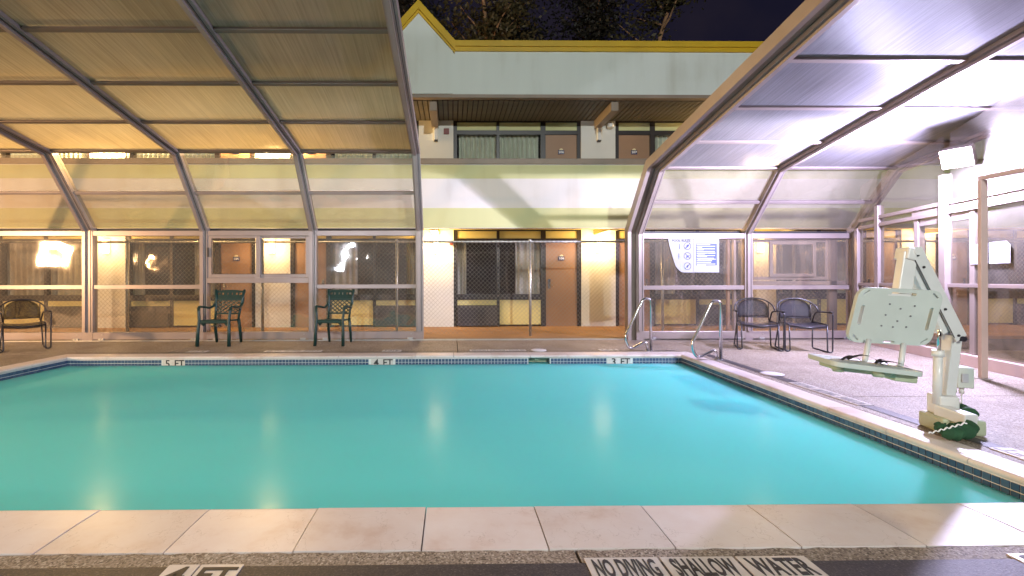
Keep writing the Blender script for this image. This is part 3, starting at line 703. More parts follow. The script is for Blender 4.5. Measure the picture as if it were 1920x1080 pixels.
# ---------------------------------------------------------------- telescoping enclosure
def sheet_faces(o, mat):                         # the fluted skin is the lower face, the rest is clear film
    o.data.materials.append(mat)
    lo = min(o.data.polygons, key=lambda p: p.normal.z); lo.material_index = 1
def enclosure(name, label, ribs, D0, zb1, b2, slope, yend, roofmat, purlin_mat, win_bays, zmid, wide=()):
    """b2=(y,z) of the second bend; the roof then climbs by slope towards yend"""
    root = thing(name, (ribs[0], D0, 0), label, 'pool enclosure')
    prof = [(D0, 0.0), (D0, zb1), b2, (yend, b2[1]+slope*(b2[0]-yend))]
    def roofz(y): return b2[1]+slope*(b2[0]-y)
    for i, x in enumerate(ribs):
        w_ = 0.145 if i not in wide else 0.20
        rb = MB().ribbon(prof, -0.13, x-w_/2, x+w_/2).build('rib', M['alu'], root)
        inn = [(y+0.0, z) for y, z in prof]
        off = [(D0-0.001, 0.17), (D0-0.001, zb1-0.01), (b2[0]-0.002, b2[1]-0.012), (yend, roofz(yend)-0.012)]
        MB().ribbon(off, 0.035, x-w_/2+0.03, x-w_/2+0.085).build('rib_flange', M['alu'], rb)
        MB().ribbon(off, 0.006, x+w_/2-0.035, x+w_/2-0.029).build('gasket', M['rubber'], rb)
    for i in range(len(ribs)-1):
        a, b = ribs[i]+0.073, ribs[i+1]-0.073
        if i in wide: a += 0.0275
        if i+1 in wide: b -= 0.0275
        # horizontal members
        MB().box(a, b, D0+0.01, D0+0.10, zb1-0.10, zb1+0.0, 0.006).build('header_rail', M['alu'], root)
        MB().box(a, b, D0+0.105, D0+0.13, zb1-0.005, zb1+0.05).build('header_lip', M['rubber'], root)
        MB().box(a, b, D0+0.0, D0+0.10, 0.025, 0.165, 0.006).build('kick_rail', M['alu'], root)
        mid = ((D0+b2[0])/2, (zb1+b2[1])/2); dv = Vector((0, b2[0]-D0, b2[1]-zb1)).normalized(); nv = Vector((1,0,0)).cross(dv).normalized()
        if nv.y < 0: nv = -nv
        c = Vector(((a+b)/2, mid[0], mid[1])) + nv*0.05
        MB().beam((a,c.y,c.z),(b,c.y,c.z),0.055,0.055,up=dv,bev=0.004).build('purlin', M['alu'], root)
        # slanted clear panels, lower and upper
        for u0, u1 in ((0.03,0.47),(0.53,0.96)):
            q0 = Vector((0,D0,zb1)).lerp(Vector((0,b2[0],b2[1])), u0)+nv*0.06; q1 = Vector((0,D0,zb1)).lerp(Vector((0,b2[0],b2[1])), u1)+nv*0.06
            MB().hexa([(a,q0.y,q0.z),(b,q0.y,q0.z),*( (X_, q0.y+nv.y*0.008, q0.z+nv.z*0.008) for X_ in (b,a)),(a,q1.y,q1.z),(b,q1.y,q1.z),*((X_, q1.y+nv.y*0.008, q1.z+nv.z*0.008) for X_ in (b,a))]).build('clear_panel', M['pane_slope'], root)
        # roof purlins and sheets
        up = Vector((0, slope, 1)).normalized(); dr = Vector((0,-1,slope)).normalized()
        yy = b2[0]; k = 0
        while yy > yend-0.01:
            c = Vector((0, yy, roofz(yy))) + up*0.045
            big = 0.085 if k == 0 else 0.062
            MB().beam((a,c.y,c.z),(b,c.y,c.z),big,0.06,up=up,bev=0.004).build('purlin', purlin_mat, root)
            y2 = max(yy-0.95, yend)
            if yy - y2 > 0.2:
                q0 = Vector((0, yy-0.033, roofz(yy-0.033)))+up*0.045; q1 = Vector((0, y2+0.033, roofz(y2+0.033)))+up*0.045
                rm = MB().hexa([(a-0.03,q0.y,q0.z),(b+0.03,q0.y,q0.z),*((X_, q0.y+up.y*0.016, q0.z+up.z*0.016) for X_ in (b+0.03,a-0.03)),(a-0.03,q1.y,q1.z),(b+0.03,q1.y,q1.z),*((X_, q1.y+up.y*0.016, q1.z+up.z*0.016) for X_ in (b+0.03,a-0.03))])
                sheet_faces(rm.build('roof_sheet', M['film'], root), roofmat)
            yy -= 0.95; k += 1
        # upright panels
        kind = win_bays.get(i)
        if kind == 'slider':
            wz0, wz1 = 1.20, zb1-0.101
            MB().box(a, b, D0+0.0, D0+0.11, wz0-0.10, wz0, 0.005).build('mid_rail', M['alu'], root)
            MB().box(a+0.002, b-0.002, D0+0.05, D0+0.056, 0.167, wz0-0.102).build('clear_panel', M['pane'], root)
            m_ = (a+b)/2
            for j, (s0, s1) in enumerate(((a+0.003, m_+0.03),(m_-0.03, b-0.003))):
                yo = D0+0.015+0.045*j
                f = MB(); t = 0.075
                f.box(s0, s0+t, yo, yo+0.04, wz0+0.002, wz1, 0.003); f.box(s1-t, s1, yo, yo+0.04, wz0+0.002, wz1, 0.003)
                f.box(s0+t, s1-t, yo, yo+0.04, wz0+0.002, wz0+t, 0.003); f.box(s0+t, s1-t, yo, yo+0.04, wz1-t*0.6, wz1, 0.003)
                sa = f.build('window_sash', M['alu'], root)
                MB().box(s0+t, s1-t, yo+0.02, yo+0.025, wz0+t, wz1-t*0.6).build('window_pane', M['pane'], sa)
                gk = MB(); gk.box(s0+t-0.004, s1-t+0.004, yo-0.002, yo, wz0+t-0.006, wz0+t+0.002); gk.box(s0+t-0.004, s0+t+0.003, yo-0.002, yo, wz0+t, wz1-t*0.6); gk.build('gasket', M['rubber'], sa)
            MB().box(a+0.01, a+0.035, D0-0.015, D0+0.0, 1.6, 1.78, 0.003).build('window_latch', M['rubber'], root)
        else:
            MB().box(a, b, D0+0.02, D0+0.08, zmid-0.04, zmid+0.04, 0.005).build('mid_rail', M['alu'], root)
            MB().box(a+0.002, b-0.002, D0+0.05, D0+0.056, 0.167, zmid-0.042).build('clear_panel', M['pane'], root)
            MB().box(a+0.002, b-0.002, D0+0.05, D0+0.056, zmid+0.042, zb1-0.102).build('clear_panel', M['pane_wavy'], root)
        # wheel brackets along the foot
        wb = MB()
        for xx in (a+0.12, b-0.16):
            wb.box(xx, xx+0.10, D0-0.02, D0-0.001, 0.005, 0.05, 0.004); wb.tube([(xx+0.03,D0-0.03,0.03),(xx+0.03,D0-0.02,0.03)],0.022,10); wb.tube([(xx+0.07,D0-0.022,0.12),(xx+0.07,D0-0.001,0.12)],0.007,6)
        wb.build('wheel_bracket', M['galv'], root)
    return root, roofz
LD = 8.76
ribsL = [-9.15,-6.96,-4.76,-2.68,-0.63]
left, lroof = enclosure('pool_enclosure', 'left section of the arched glazed pool enclosure with tan ribbed roof panels',
    ribsL, LD, 2.105, (7.88,3.34), 0.187, 1.3, M['roof_l'], M['bronze'], {2:'slider'}, 1.03, wide=(1,))
RD = 8.6
ribsR = [3.57, 5.65, 7.70]
right, rroof = enclosure('pool_enclosure', 'right section of the arched glazed pool enclosure with grey roof panels beside the floodlight',
    ribsR, RD, 2.03, (7.72,3.02), 0.165, 1.3, M['roof_r'], M['alu'], {}, 0.995)
# open end of the right section: a second outer rib with a recessed web
prof = [(RD,0.0),(RD,2.03),(7.72,3.02),(1.3,3.02+0.165*6.42)]
pr2 = [(y+0.0, z+0.05) if i else (y,z) for i,(y,z) in enumerate(prof)]
MB().ribbon([(y, z+0.03*(i>0)) for i,(y,z) in enumerate(prof)], -0.16, 3.335, 3.40).build('end_rib', M['alu'], right)
MB().ribbon([(y+0.06, z+0.04*(i>1)) for i,(y,z) in enumerate(prof)], -0.05, 3.401, 3.495).build('end_rib_web', M['bronze'], right)
# sliding window leaves standing behind the right glazing
def slide_leaf(x0, x1, z0, z1, y, mat=None):
    f = MB(); t = 0.06
    f.box(x0, x0+t, y, y+0.04, z0, z1, 0.003); f.box(x1-t, x1, y, y+0.04, z0, z1, 0.003)
    f.box(x0+t, x1-t, y, y+0.04, z0, z0+t, 0.003); f.box(x0+t, x1-t, y, y+0.04, z1-t, z1, 0.003)
    sa = f.build('window_sash', mat or M['alu'], right); MB().box(x0+t, x1-t, y+0.018, y+0.023, z0+t, z1-t).build('window_pane', M['pane'], sa)
slide_leaf(6.12, 7.02, 1.20, 1.88, RD+0.09); slide_leaf(5.78, 7.30, 1.14, 1.93, RD+0.14)
MB().box(5.74, 7.62, RD+0.12, RD+0.19, 1.04, 1.12, 0.004).build('mid_rail', M['alu'], right)
MB().box(7.30, 7.45, RD+0.12, RD+0.19, 0.17, 1.93, 0.004).build('jamb_post', M['bronze'], right)
for q in (5.30,5.42): MB().box(q, q+0.05, RD+0.10, RD+0.16, 0.17, 1.93, 0.004).build('jamb_post', M['door'] if q < 5.4 else M['alu'], right)
# floor track running across the opening
tk = MB(); tk.box(-10, 7.7, LD-0.03, LD-0.005, 0.001, 0.016); tk.box(-10, 7.7, LD-0.085, LD-0.06, 0.001, 0.016)
tag(tk.build('floor_track', M['galv']), 'pair of thin metal floor tracks the enclosure sections roll along', 'track')

# ---------------------------------------------------------------- glazed end wall on the right
EA, EB = Vector((7.58, 8.5, 0)), Vector((6.00, 2.86, 0))
ed = (EB-EA).normalized(); en = Vector((ed.y, -ed.x, 0));  en = en if en.x < 0 else -en      # towards the pool
ew = thing('end_wall', EA, 'glazed end wall with brown framed doors on a low painted curb at the right', 'glass wall')
curb = MB(); q0, q1 = EA+en*0.07, EB+en*0.07
curb.hexa([q0, q1, q1-en*0.2, q0-en*0.2, q0+Vector((0,0,0.15)), q1+Vector((0,0,0.15)), q1-en*0.2+Vector((0,0,0.15)), q0-en*0.2+Vector((0,0,0.15))], 0.006); curb.build('curb', M['curb'], ew)
def ey(sx):                                     # distance along the wall met by image column sx
    rt = (sx-848)/853.0
    return (rt*EA.y-EA.x)/(ed.x-rt*ed.y)
def ept(t, z, o=0.0): return EA + ed*t + en*o + Vector((0,0,z))
def mull(sx, w_, z0, z1, mat, o=0.0, name='mullion'):
    t = ey(sx); MB().beam(ept(t,z0,o), ept(t,z1,o), w_, 0.09, up=en, bev=0.004).build(name, mat, ew); return t
def erail(t0, t1, z, h, mat, o=0.0, name='rail'):
    MB().beam(ept(t0,z,o), ept(t1,z,o), 0.07, h, bev=0.004).build(name, mat, ew)
TE = (EB-EA).length
HZ = 2.22; HZ2 = 2.09
t_a = mull(1657, 0.10, 0.151, 2.42, M['alu']); t_b = mull(1730, 0.09, 0.151, HZ2-0.03, M['endframe'], -0.03, 'door_stile')
t_c = mull(1788, 0.12, 0.151, 2.62, M['endframe'], 0.02, 'lamp_post'); t_d = mull(1838, 0.08, 0.151, HZ2-0.03, M['endframe'], -0.03, 'door_stile')
t_e = mull(1965, 0.10, 0.151, 2.9, M['endframe'])
t_f = mull(1618, 0.09, 0.151, HZ2, M['alu'])
segs = [t_f, t_a, t_c, t_e, TE]
for a, b in zip(segs, segs[1:]):
    erail(a+0.06, b-0.07, HZ, 0.055, M['alu']); erail(a+0.06, b-0.07, HZ2, 0.06, M['alu']); erail(a+0.06, b-0.07, 1.06, 0.05, M['alu'])
    for z0, z1 in ((0.152,1.033),(1.087,2.058),(2.122,2.19)):
        p0, p1 = ept(a+0.055,z0,0), ept(b-0.065,z0,0); up = Vector((0,0,z1-z0))
        MB().hexa([p0,p1,p1-en*0.006,p0-en*0.006,p0+up,p1+up,p1-en*0.006+up,p0-en*0.006+up]).build('clear_panel', M['pane_wavy'], ew)
    # gable glazing above the header up to the roof
    za, zb_ = rroof(ept(a,0).y)-0.06, rroof(ept(b,0).y)-0.06
    p0, p1 = ept(a+0.055,2.25,0), ept(b-0.065,2.25,0)
    MB().hexa([p0,p1,p1-en*0.006,p0-en*0.006,Vector((p0.x,p0.y,za)),Vector((p1.x,p1.y,zb_)),Vector((p1.x,p1.y,zb_))-en*0.006,Vector((p0.x,p0.y,za))-en*0.006]).build('gable_panel', M['pane'], ew)
erail(ey(1722), t_c-0.08, 2.155, 0.07, M['endframe'], -0.02, 'door_header'); erail(t_c+0.08, t_e-0.06, 2.155, 0.07, M['endframe'], -0.02, 'door_header')
erail(ey(1733)+0.03, t_c-0.08, HZ2-0.09, 0.10, M['endframe'], -0.03, 'door_rail'); erail(t_c+0.08, ey(1834), HZ2-0.09, 0.10, M['endframe'], -0.03, 'door_rail')
# papers taped to the door glass
def paper(sx0, sx1, z0, z1, label, lines, rc=0.0):
    t0, t1 = ey(sx0), ey(sx1); o_ = 0.02
    pts = [ept(t0,z0,o_), ept(t1,z0,o_), ept(t1,z1-rc,o_), ept(t1-rc,z1,o_), ept(t0,z1,o_)] if rc else [ept(t0,z0,o_), ept(t1,z0,o_), ept(t1,z1,o_), ept(t0,z1,o_)]
    r_ = thing('paper_notice', ept((t0+t1)/2, z0, o_), label, 'notice', 'papers taped to the end wall glass')
    MB().poly(pts, -en*0.002).build('sheet', M['paper'], r_)
    if lines:
        p_ = MB()
        for i in range(lines):
            z = z1-0.04-(z1-z0-0.06)*i/lines; e = rs.uniform(0.5,0.9)
            p_.poly([ept(t0+0.03,z-0.006,o_+0.0012), ept(t0+0.03+(t1-t0-0.06)*e,z-0.006,o_+0.0012), ept(t0+0.03+(t1-t0-0.06)*e,z,o_+0.0012), ept(t0+0.03,z,o_+0.0012)], -en*0.001)
        p_.build('print', M['grey_ink'], r_)
paper(1836, 1871, 1.34, 1.60, 'white paper notice with faint printed lines behind the white post', 9)
paper(1873, 1914, 1.34, 1.61, 'larger blank white sheet taped beside the printed notice', 0, 0.05)

# ---------------------------------------------------------------- free standing white portal frame in front of the end wall
pf = thing('portal_frame', (6.09, 5.15, 0), 'white square post with a level beam standing on the deck before the end wall', 'post')
MB().box(6.05, 6.13, 5.13, 5.17, 0.012, 2.285, 0.006).build('post', M['curb'], pf)
MB().box(6.03, 6.15, 5.105, 5.205, 0.0, 0.012).build('base_plate', M['galv'], pf)
MB().box(6.065, 6.115, 2.6, 5.18, 2.287, 2.335, 0.006).build('beam', M['curb'], pf)
MB().box(6.05, 6.13, 2.6, 2.65, 0.0, 2.285, 0.006).build('post', M['curb'], pf)

# ---------------------------------------------------------------- floodlight and lamps
def light(name, loc, w, c, size, parent=None, spot=None):
    d = bpy.data.lights.new(name, 'SPOT' if spot else 'POINT'); d.energy = w; d.color = c; d.shadow_soft_size = size
    o = link(name, d, parent, loc)
    if spot:
        d.spot_size = R(spot[1]); d.spot_blend = spot[2]
        o.rotation_euler = (Vector(spot[0])-Vector(loc)).to_track_quat('-Z','Y').to_euler()
    return o
fl = thing('floodlight', FLOOD, 'glaring white floodlight shining through the end wall gable', 'floodlight')
fdir = (Vector((2.0,3.5,0.0))-FLOOD).normalized(); fm = fdir.to_track_quat('-Z','Y').to_matrix()
b = MB(); b.obox(FLOOD - fdir*0.09, (0.30,0.26,0.13), fm, 0.012); b.build('housing', M['bronze'], fl)
b = MB(); b.lathe([(0.09,0.0),(0.088,0.02),(0.07,0.05),(0.03,0.07),(0.005,0.074)], 20, (0,0,0)); bmesh.ops.rotate(b.bm, verts=b.bm.verts, matrix=fm @ Matrix.Rotation(R(180),3,'X'), cent=(0,0,0)); bmesh.ops.translate(b.bm, verts=b.bm.verts, vec=FLOOD-fdir*0.02); b.build('lens', M['flood_lens'], fl)
b = MB(); b.beam(FLOOD-fdir*0.17+Vector((0,0,-0.02)), FLOOD-fdir*0.27+Vector((0.06,0.02,-0.14)), 0.05,0.05); b.build('bracket', M['bronze'], fl)
light('bulb', FLOOD + fdir*0.16, FLOOD_W, (0.68,0.64,1.0), 0.09, fl)
light('parapet_fill', FLOOD + fdir*0.08, 2300, (0.84,0.80,1.0), 0.06, fl, ((0.4,9.8,3.7), 62, 0.6))  # added spot that brightens only the balcony parapet
def lamp_pole(loc, label, mat, w, c, size, spot=None):
    r_ = thing('lamp_pole', (loc.x, loc.y, -0.06), label, 'lamp', 'lamp poles behind the photographer')
    MB().tube([(loc.x,loc.y,-0.06),(loc.x,loc.y,loc.z-0.25)], [0.08,0.05], 10).build('pole', M['galv'], r_)
    MB().lathe([(0.05,-0.28),(0.22,-0.24),(0.24,-0.20)], 16, loc).build('lamp_bowl', M['bronze'], r_)
    MB().lathe([(0.24,0.20),(0.22,0.26),(0.03,0.29)], 16, loc).build('lamp_cap', M['bronze'], r_)
    light('bulb', loc, w, c, size, r_, spot)
lamp_pole(POLE, 'tall lamp pole with a cool white bulb in the car park', M['pole_lens'], POLE_W, (0.95,1.0,0.95), 0.12)
lamp_pole(AMBER_FILL, 'added amber fill light for the left roof on an unseen tall pole', M['sod_lens'], 9500, (1.0,0.74,0.42), 0.15, ((-5.4,7.6,3.4), 44, 1.0))
lamp_pole(WALLPACK, 'low lamp pole with a bluish bulb behind the photographer', M['pole_lens'], 1500, (0.80,0.86,1.0), 0.25)
lamp_pole(SODIUM, 'short lamp pole with an orange bulb past the left end of the pool', M['sod_lens'], SODIUM_W, (1.0,0.58,0.28), 0.25)
for sx, z in upper_xs: light('sconce_bulb', (sx, BY-0.30, z), UPPER_W if sx < 0 else UPPER_W*0.25, (1.0,0.66,0.27), 0.10, bd)
for sx, z in sconce_xs: light('sconce_bulb', (sx, BY-0.36, z), SCONCE_W, (1.0,0.66,0.32), 0.2, bd)

# ---------------------------------------------------------------- pool rules and notice signs
SY = RD+0.035
sx0, sx1, sx2 = 4.135, 4.605, 5.10; sz0, sz1 = 1.285, 1.925
sg = thing('pool_rules_sign', (sx0, SY, sz0), 'white pool rules sign with pictograms and one curled lower corner', 'sign')
pts = [(sx1,SY,sz0),(sx1,SY,sz1),(sx0-0.01,SY,sz1)]
for i in range(9):
    u = i/8; pts.append((sx0+0.0+0.13*u**1.2, SY, sz1-0.06-0.46*u))
for i in range(1,6):
    u = i/5; pts.append((sx0+0.13+0.16*u, SY, sz0+0.12*(1-u)**2))
MB().poly(pts, (0,0.003,0)).build('sign_board', M['paper'], sg)
lettering("POOL RULES", 0.062, (sx1-0.235,SY-0.0012,sz1-0.035), WALLROT, M['black_ink'], sg, 1.0, 0.0015)
ic = MB(); pic = MB(); pale = MB(); cap_ = MB()
for j, cz in enumerate((sz1-0.135, sz1-0.325, sz1-0.52)):
    cx = sx1-0.115; r_ = 0.066
    ic.tube([(cx+r_*math.cos(a),SY-0.001,cz+r_*math.sin(a)) for a in [2*math.pi*i/24 for i in range(24)]], 0.004, 4, closed=True)
    ic.beam((cx-r_*0.75,SY-0.002,cz+(-r_*0.75 if j != 1 else r_*0.75)),(cx+r_*0.75,SY-0.002,cz+(r_*0.75 if j != 1 else -r_*0.75)),0.002,0.009)
    for q in range(5):
        a = rs.uniform(0,6.28); d = rs.uniform(0.0,0.035)
        pic.obox((cx+d*math.cos(a),SY-0.001,cz+d*math.sin(a)),(rs.uniform(.02,.045),0.001,0.013),Matrix.Rotation(rs.uniform(0,3),3,'Y'))
    cap_.box(cx-0.05,cx+0.05,SY-0.001,SY+0.001,cz-0.095,cz-0.087)
    lx = sx0+0.16+0.05*j
    for q in range(2):
        hx = lx+q*0.06-0.02
        (pic if (j == 1 and q == 0) or (j == 0 and q == 1) else pale).box(hx-0.008,hx+0.008,SY-0.001,SY+0.001,cz-0.06,cz+0.02)
        (pic if (j == 1 and q == 0) or (j == 0 and q == 1) else pale).obox((hx,SY-0.0005,cz+0.035),(0.018,0.002,0.018),Matrix.Rotation(0.78,3,'Y'))
    pale.obox((lx+0.0,SY-0.0005,cz-0.05),(0.09,0.002,0.012),Matrix.Rotation(0.4,3,'Y'))
    cap_.box(lx-0.045,lx+0.055,SY-0.001,SY+0.001,cz-0.092,cz-0.086)
ic.build('prohibition_ring', M['black_ink'], sg); pic.build('pictogram', M['blue_ink'], sg); pale.build('pictogram', M['pale_ink'], sg); cap_.build('caption', M['grey_ink'], sg)
nt = thing('notice_sign', (sx1+0.004, SY, sz0), 'white notice sign with a blue block of white text lines', 'sign')
MB().box(sx1+0.004, sx2, SY, SY+0.003, sz0, sz1).build('sign_board', M['paper'], nt)
lettering("NOTICE", 0.072, ((sx1+sx2)/2-0.02,SY-0.0012,sz1-0.035), WALLROT, M['grey_ink'], nt, 1.05, 0.0008)
MB().box(sx1+0.055, sx2-0.045, SY-0.0015, SY-0.0002, sz0+0.135, sz1-0.09).build('blue_block', M['blue_ink'], nt)
ln = MB(); z = sz1-0.105
for i, (e, e2) in enumerate(((0.7,0.0),(0.96,0.25),(0.95,0.33),(0.93,0.0),(0.98,0.4),(0.95,0.5),(0.9,0.97),(0.8,0.0),(0.75,0.0),(0.97,0.45))):
    W = sx2-sx1-0.13
    ln.box(sx1+0.065, sx1+0.065+W*e, SY-0.003, SY-0.0016, z-0.011, z); z -= 0.019
    if e2: ln.box(sx1+0.075, sx1+0.075+W*e2, SY-0.003, SY-0.0016, z-0.010, z); z -= 0.018
    z -= 0.012
ln.build('text_line', M['white_ink'], nt)
ln = MB()
for i in range(4): ln.box(sx1+0.09, sx2-0.09-0.03*(i%2), SY-0.001, SY+0.001, sz0+0.03+i*0.025, sz0+0.034+i*0.025)
ln.build('small_print', M['grey_ink'], nt)

# ---------------------------------------------------------------- grab rails
def fillet(pts, r, n=6):
    P_ = [Vector(p) for p in pts]; out = [P_[0]]
    for i in range(1, len(P_)-1):
        a, b, c = P_[i-1], P_[i], P_[i+1]; d1 = (a-b); d2 = (c-b)
        rr = min(r, d1.length*0.48, d2.length*0.48); p0 = b+d1.normalized()*rr; p1 = b+d2.normalized()*rr
        for k in range(n+1):
            t = k/n; out.append(p0.lerp(b,t).lerp(b.lerp(p1,t),t))
    out.append(P_[-1]); return out
def grab_rail(x, y, dx, dy, label):
    r_ = thing('grab_rail', (x,y,0), label, 'grab rail', 'stainless grab rails at the pool steps')
    f = lambda u, z, s=0: (x+dx*u-dy*s, y+dy*u+dx*s, z)
    path = [f(0,0.0), f(0.0,0.84), f(0.13,0.845), f(0.46,0.22), f(0.37,0.02), f(0.08,0.16), f(0.055,0.0)]
    MB().tube(fillet(path, 0.10, 7), 0.0215, 12).build('rail', M['steel'], r_)
    for u in (0.0, 0.055):
        q = f(u,0); MB().lathe([(0.045,0.0),(0.045,0.008),(0.026,0.016)], 16, q).build('flange', M['steel'], r_)
grab_rail(3.20, 7.30, -0.98, -0.12, 'stainless grab rail behind the far corner of the pool steps')
grab_rail(3.83, 6.45, -0.96, -0.06, 'stainless grab rail on the right side of the pool near the chairs')

# ---------------------------------------------------------------- metal patio chairs
def metal_chair(label):
    r_ = thing('patio_chair', (0,0,0), label, 'chair', 'black metal patio armchairs')
    T = 0.0115
    hoop = []
    for i in range(17):
        a = math.pi*i/16; hoop.append((-0.31*math.cos(a), 0.24+0.03*math.sin(a)-0.10*(abs(math.cos(a))**6), 0.60+0.215*math.sin(a)**0.8))
    MB().tube(hoop, T, 8).build('back_frame', M['black_tube'], r_)
    for s_ in (-1,1):
        arm = fillet([(s_*0.31,0.14,0.60),(s_*0.335,-0.10,0.615),(s_*0.34,-0.27,0.60),(s_*0.335,-0.27,0.0125),(s_*0.265,-0.27,0.0125),(s_*0.27,-0.25,0.42)], 0.045, 5)
        MB().tube(arm, T, 8).build('leg', M['black_tube'], r_)
        MB().tube(fillet([(s_*0.25,0.20,0.44),(s_*0.285,0.29,0.0125),(s_*0.28,-0.24,0.0125)],0.04,5), T, 8).build('leg', M['black_tube'], r_)
        MB().tube(fillet([(s_*0.345,0.02,0.612),(s_*0.27,0.14,0.60),(s_*0.245,0.21,0.43)],0.04,5), T, 8).build('arm_brace', M['black_tube'], r_)
        MB().obox((s_*0.335,-0.20,0.625),(0.04,0.15,0.012),Matrix.Identity(3),0.004).build('arm_cap', M['black_tube'], r_)
    bk = MB(); rows = []
    for j in range(9):
        v = j/8; z = 0.50+0.30*v; wv = 0.235 if z < 0.64 else max(0.04, 0.235*math.sqrt(max(0.02,1-((z-0.64)/0.168)**2)))
        rows.append([bk.bm.verts.new((wv*(2*i/12-1), 0.235+0.03*(1-(2*i/12-1)**2)+0.02*v, z)) for i in range(13)])
    for a, b_ in zip(rows, rows[1:]):
        for i in range(12): f_ = bk.bm.faces.new((a[i],a[i+1],b_[i+1],b_[i])); f_.smooth = True
    bmesh.ops.solidify(bk.bm, geom=bk.bm.faces[:], thickness=0.003)
    bk.build('back_sheet', M['mesh'], r_)
    rl = MB(); rl.tube([(-0.24,0.225,0.50),(0,0.255,0.495),(0.24,0.225,0.50)], 0.008, 6)
    for s_ in (-1,1): rl.tube([(s_*0.238,0.235,0.45),(s_*0.238,0.24,0.74)], 0.008, 6)
    rl.build('back_rail', M['black_tube'], r_)
    st = MB(); rows = []
    for j in range(9):
        v = j/8; y = -0.27+0.47*v; dz = -0.05*(1-v/0.2)**2 if v < 0.2 else 0
        rows.append([st.bm.verts.new((0.265*(2*i/10-1), y, 0.435+dz-0.028*(1-(2*i/10-1)**2)+0.01*(v-0.5))) for i in range(11)])
    for a, b_ in zip(rows, rows[1:]):
        for i in range(10): f_ = st.bm.faces.new((a[i],a[i+1],b_[i+1],b_[i])); f_.smooth = True
    bmesh.ops.solidify(st.bm, geom=st.bm.faces[:], thickness=0.004)
    st.build('seat', M['mesh'], r_)
    sf = MB()
    for s_ in (-1,1): sf.tube([(s_*0.27,-0.25,0.42),(s_*0.268,-0.1,0.436),(s_*0.255,0.21,0.44)], T, 8)
    sf.tube([(-0.27,-0.255,0.405),(0,-0.265,0.38),(0.27,-0.255,0.405)], 0.011, 8)
    sf.build('seat_frame', M['black_tube'], r_)
    return r_
mc = metal_chair('black metal patio chair beside the pool rules window with a post seen through its back')
mc.location = (5.06, 7.52, 0); mc.rotation_euler = (0,0,R(-22)); mc.scale = (0.95,0.95,1.02)
m2 = copy_tree(mc); m2['label'] = 'black metal patio chair between the other patio chair and the pool lift'
m2.location = (5.66, 7.32, 0); m2.rotation_euler = (0,0,R(-16))
m3 = copy_tree(mc); m3['label'] = 'black metal patio chair cut off by the left picture edge'
m3.location = (-7.22, 7.75, 0); m3.rotation_euler = (0,0,R(47))

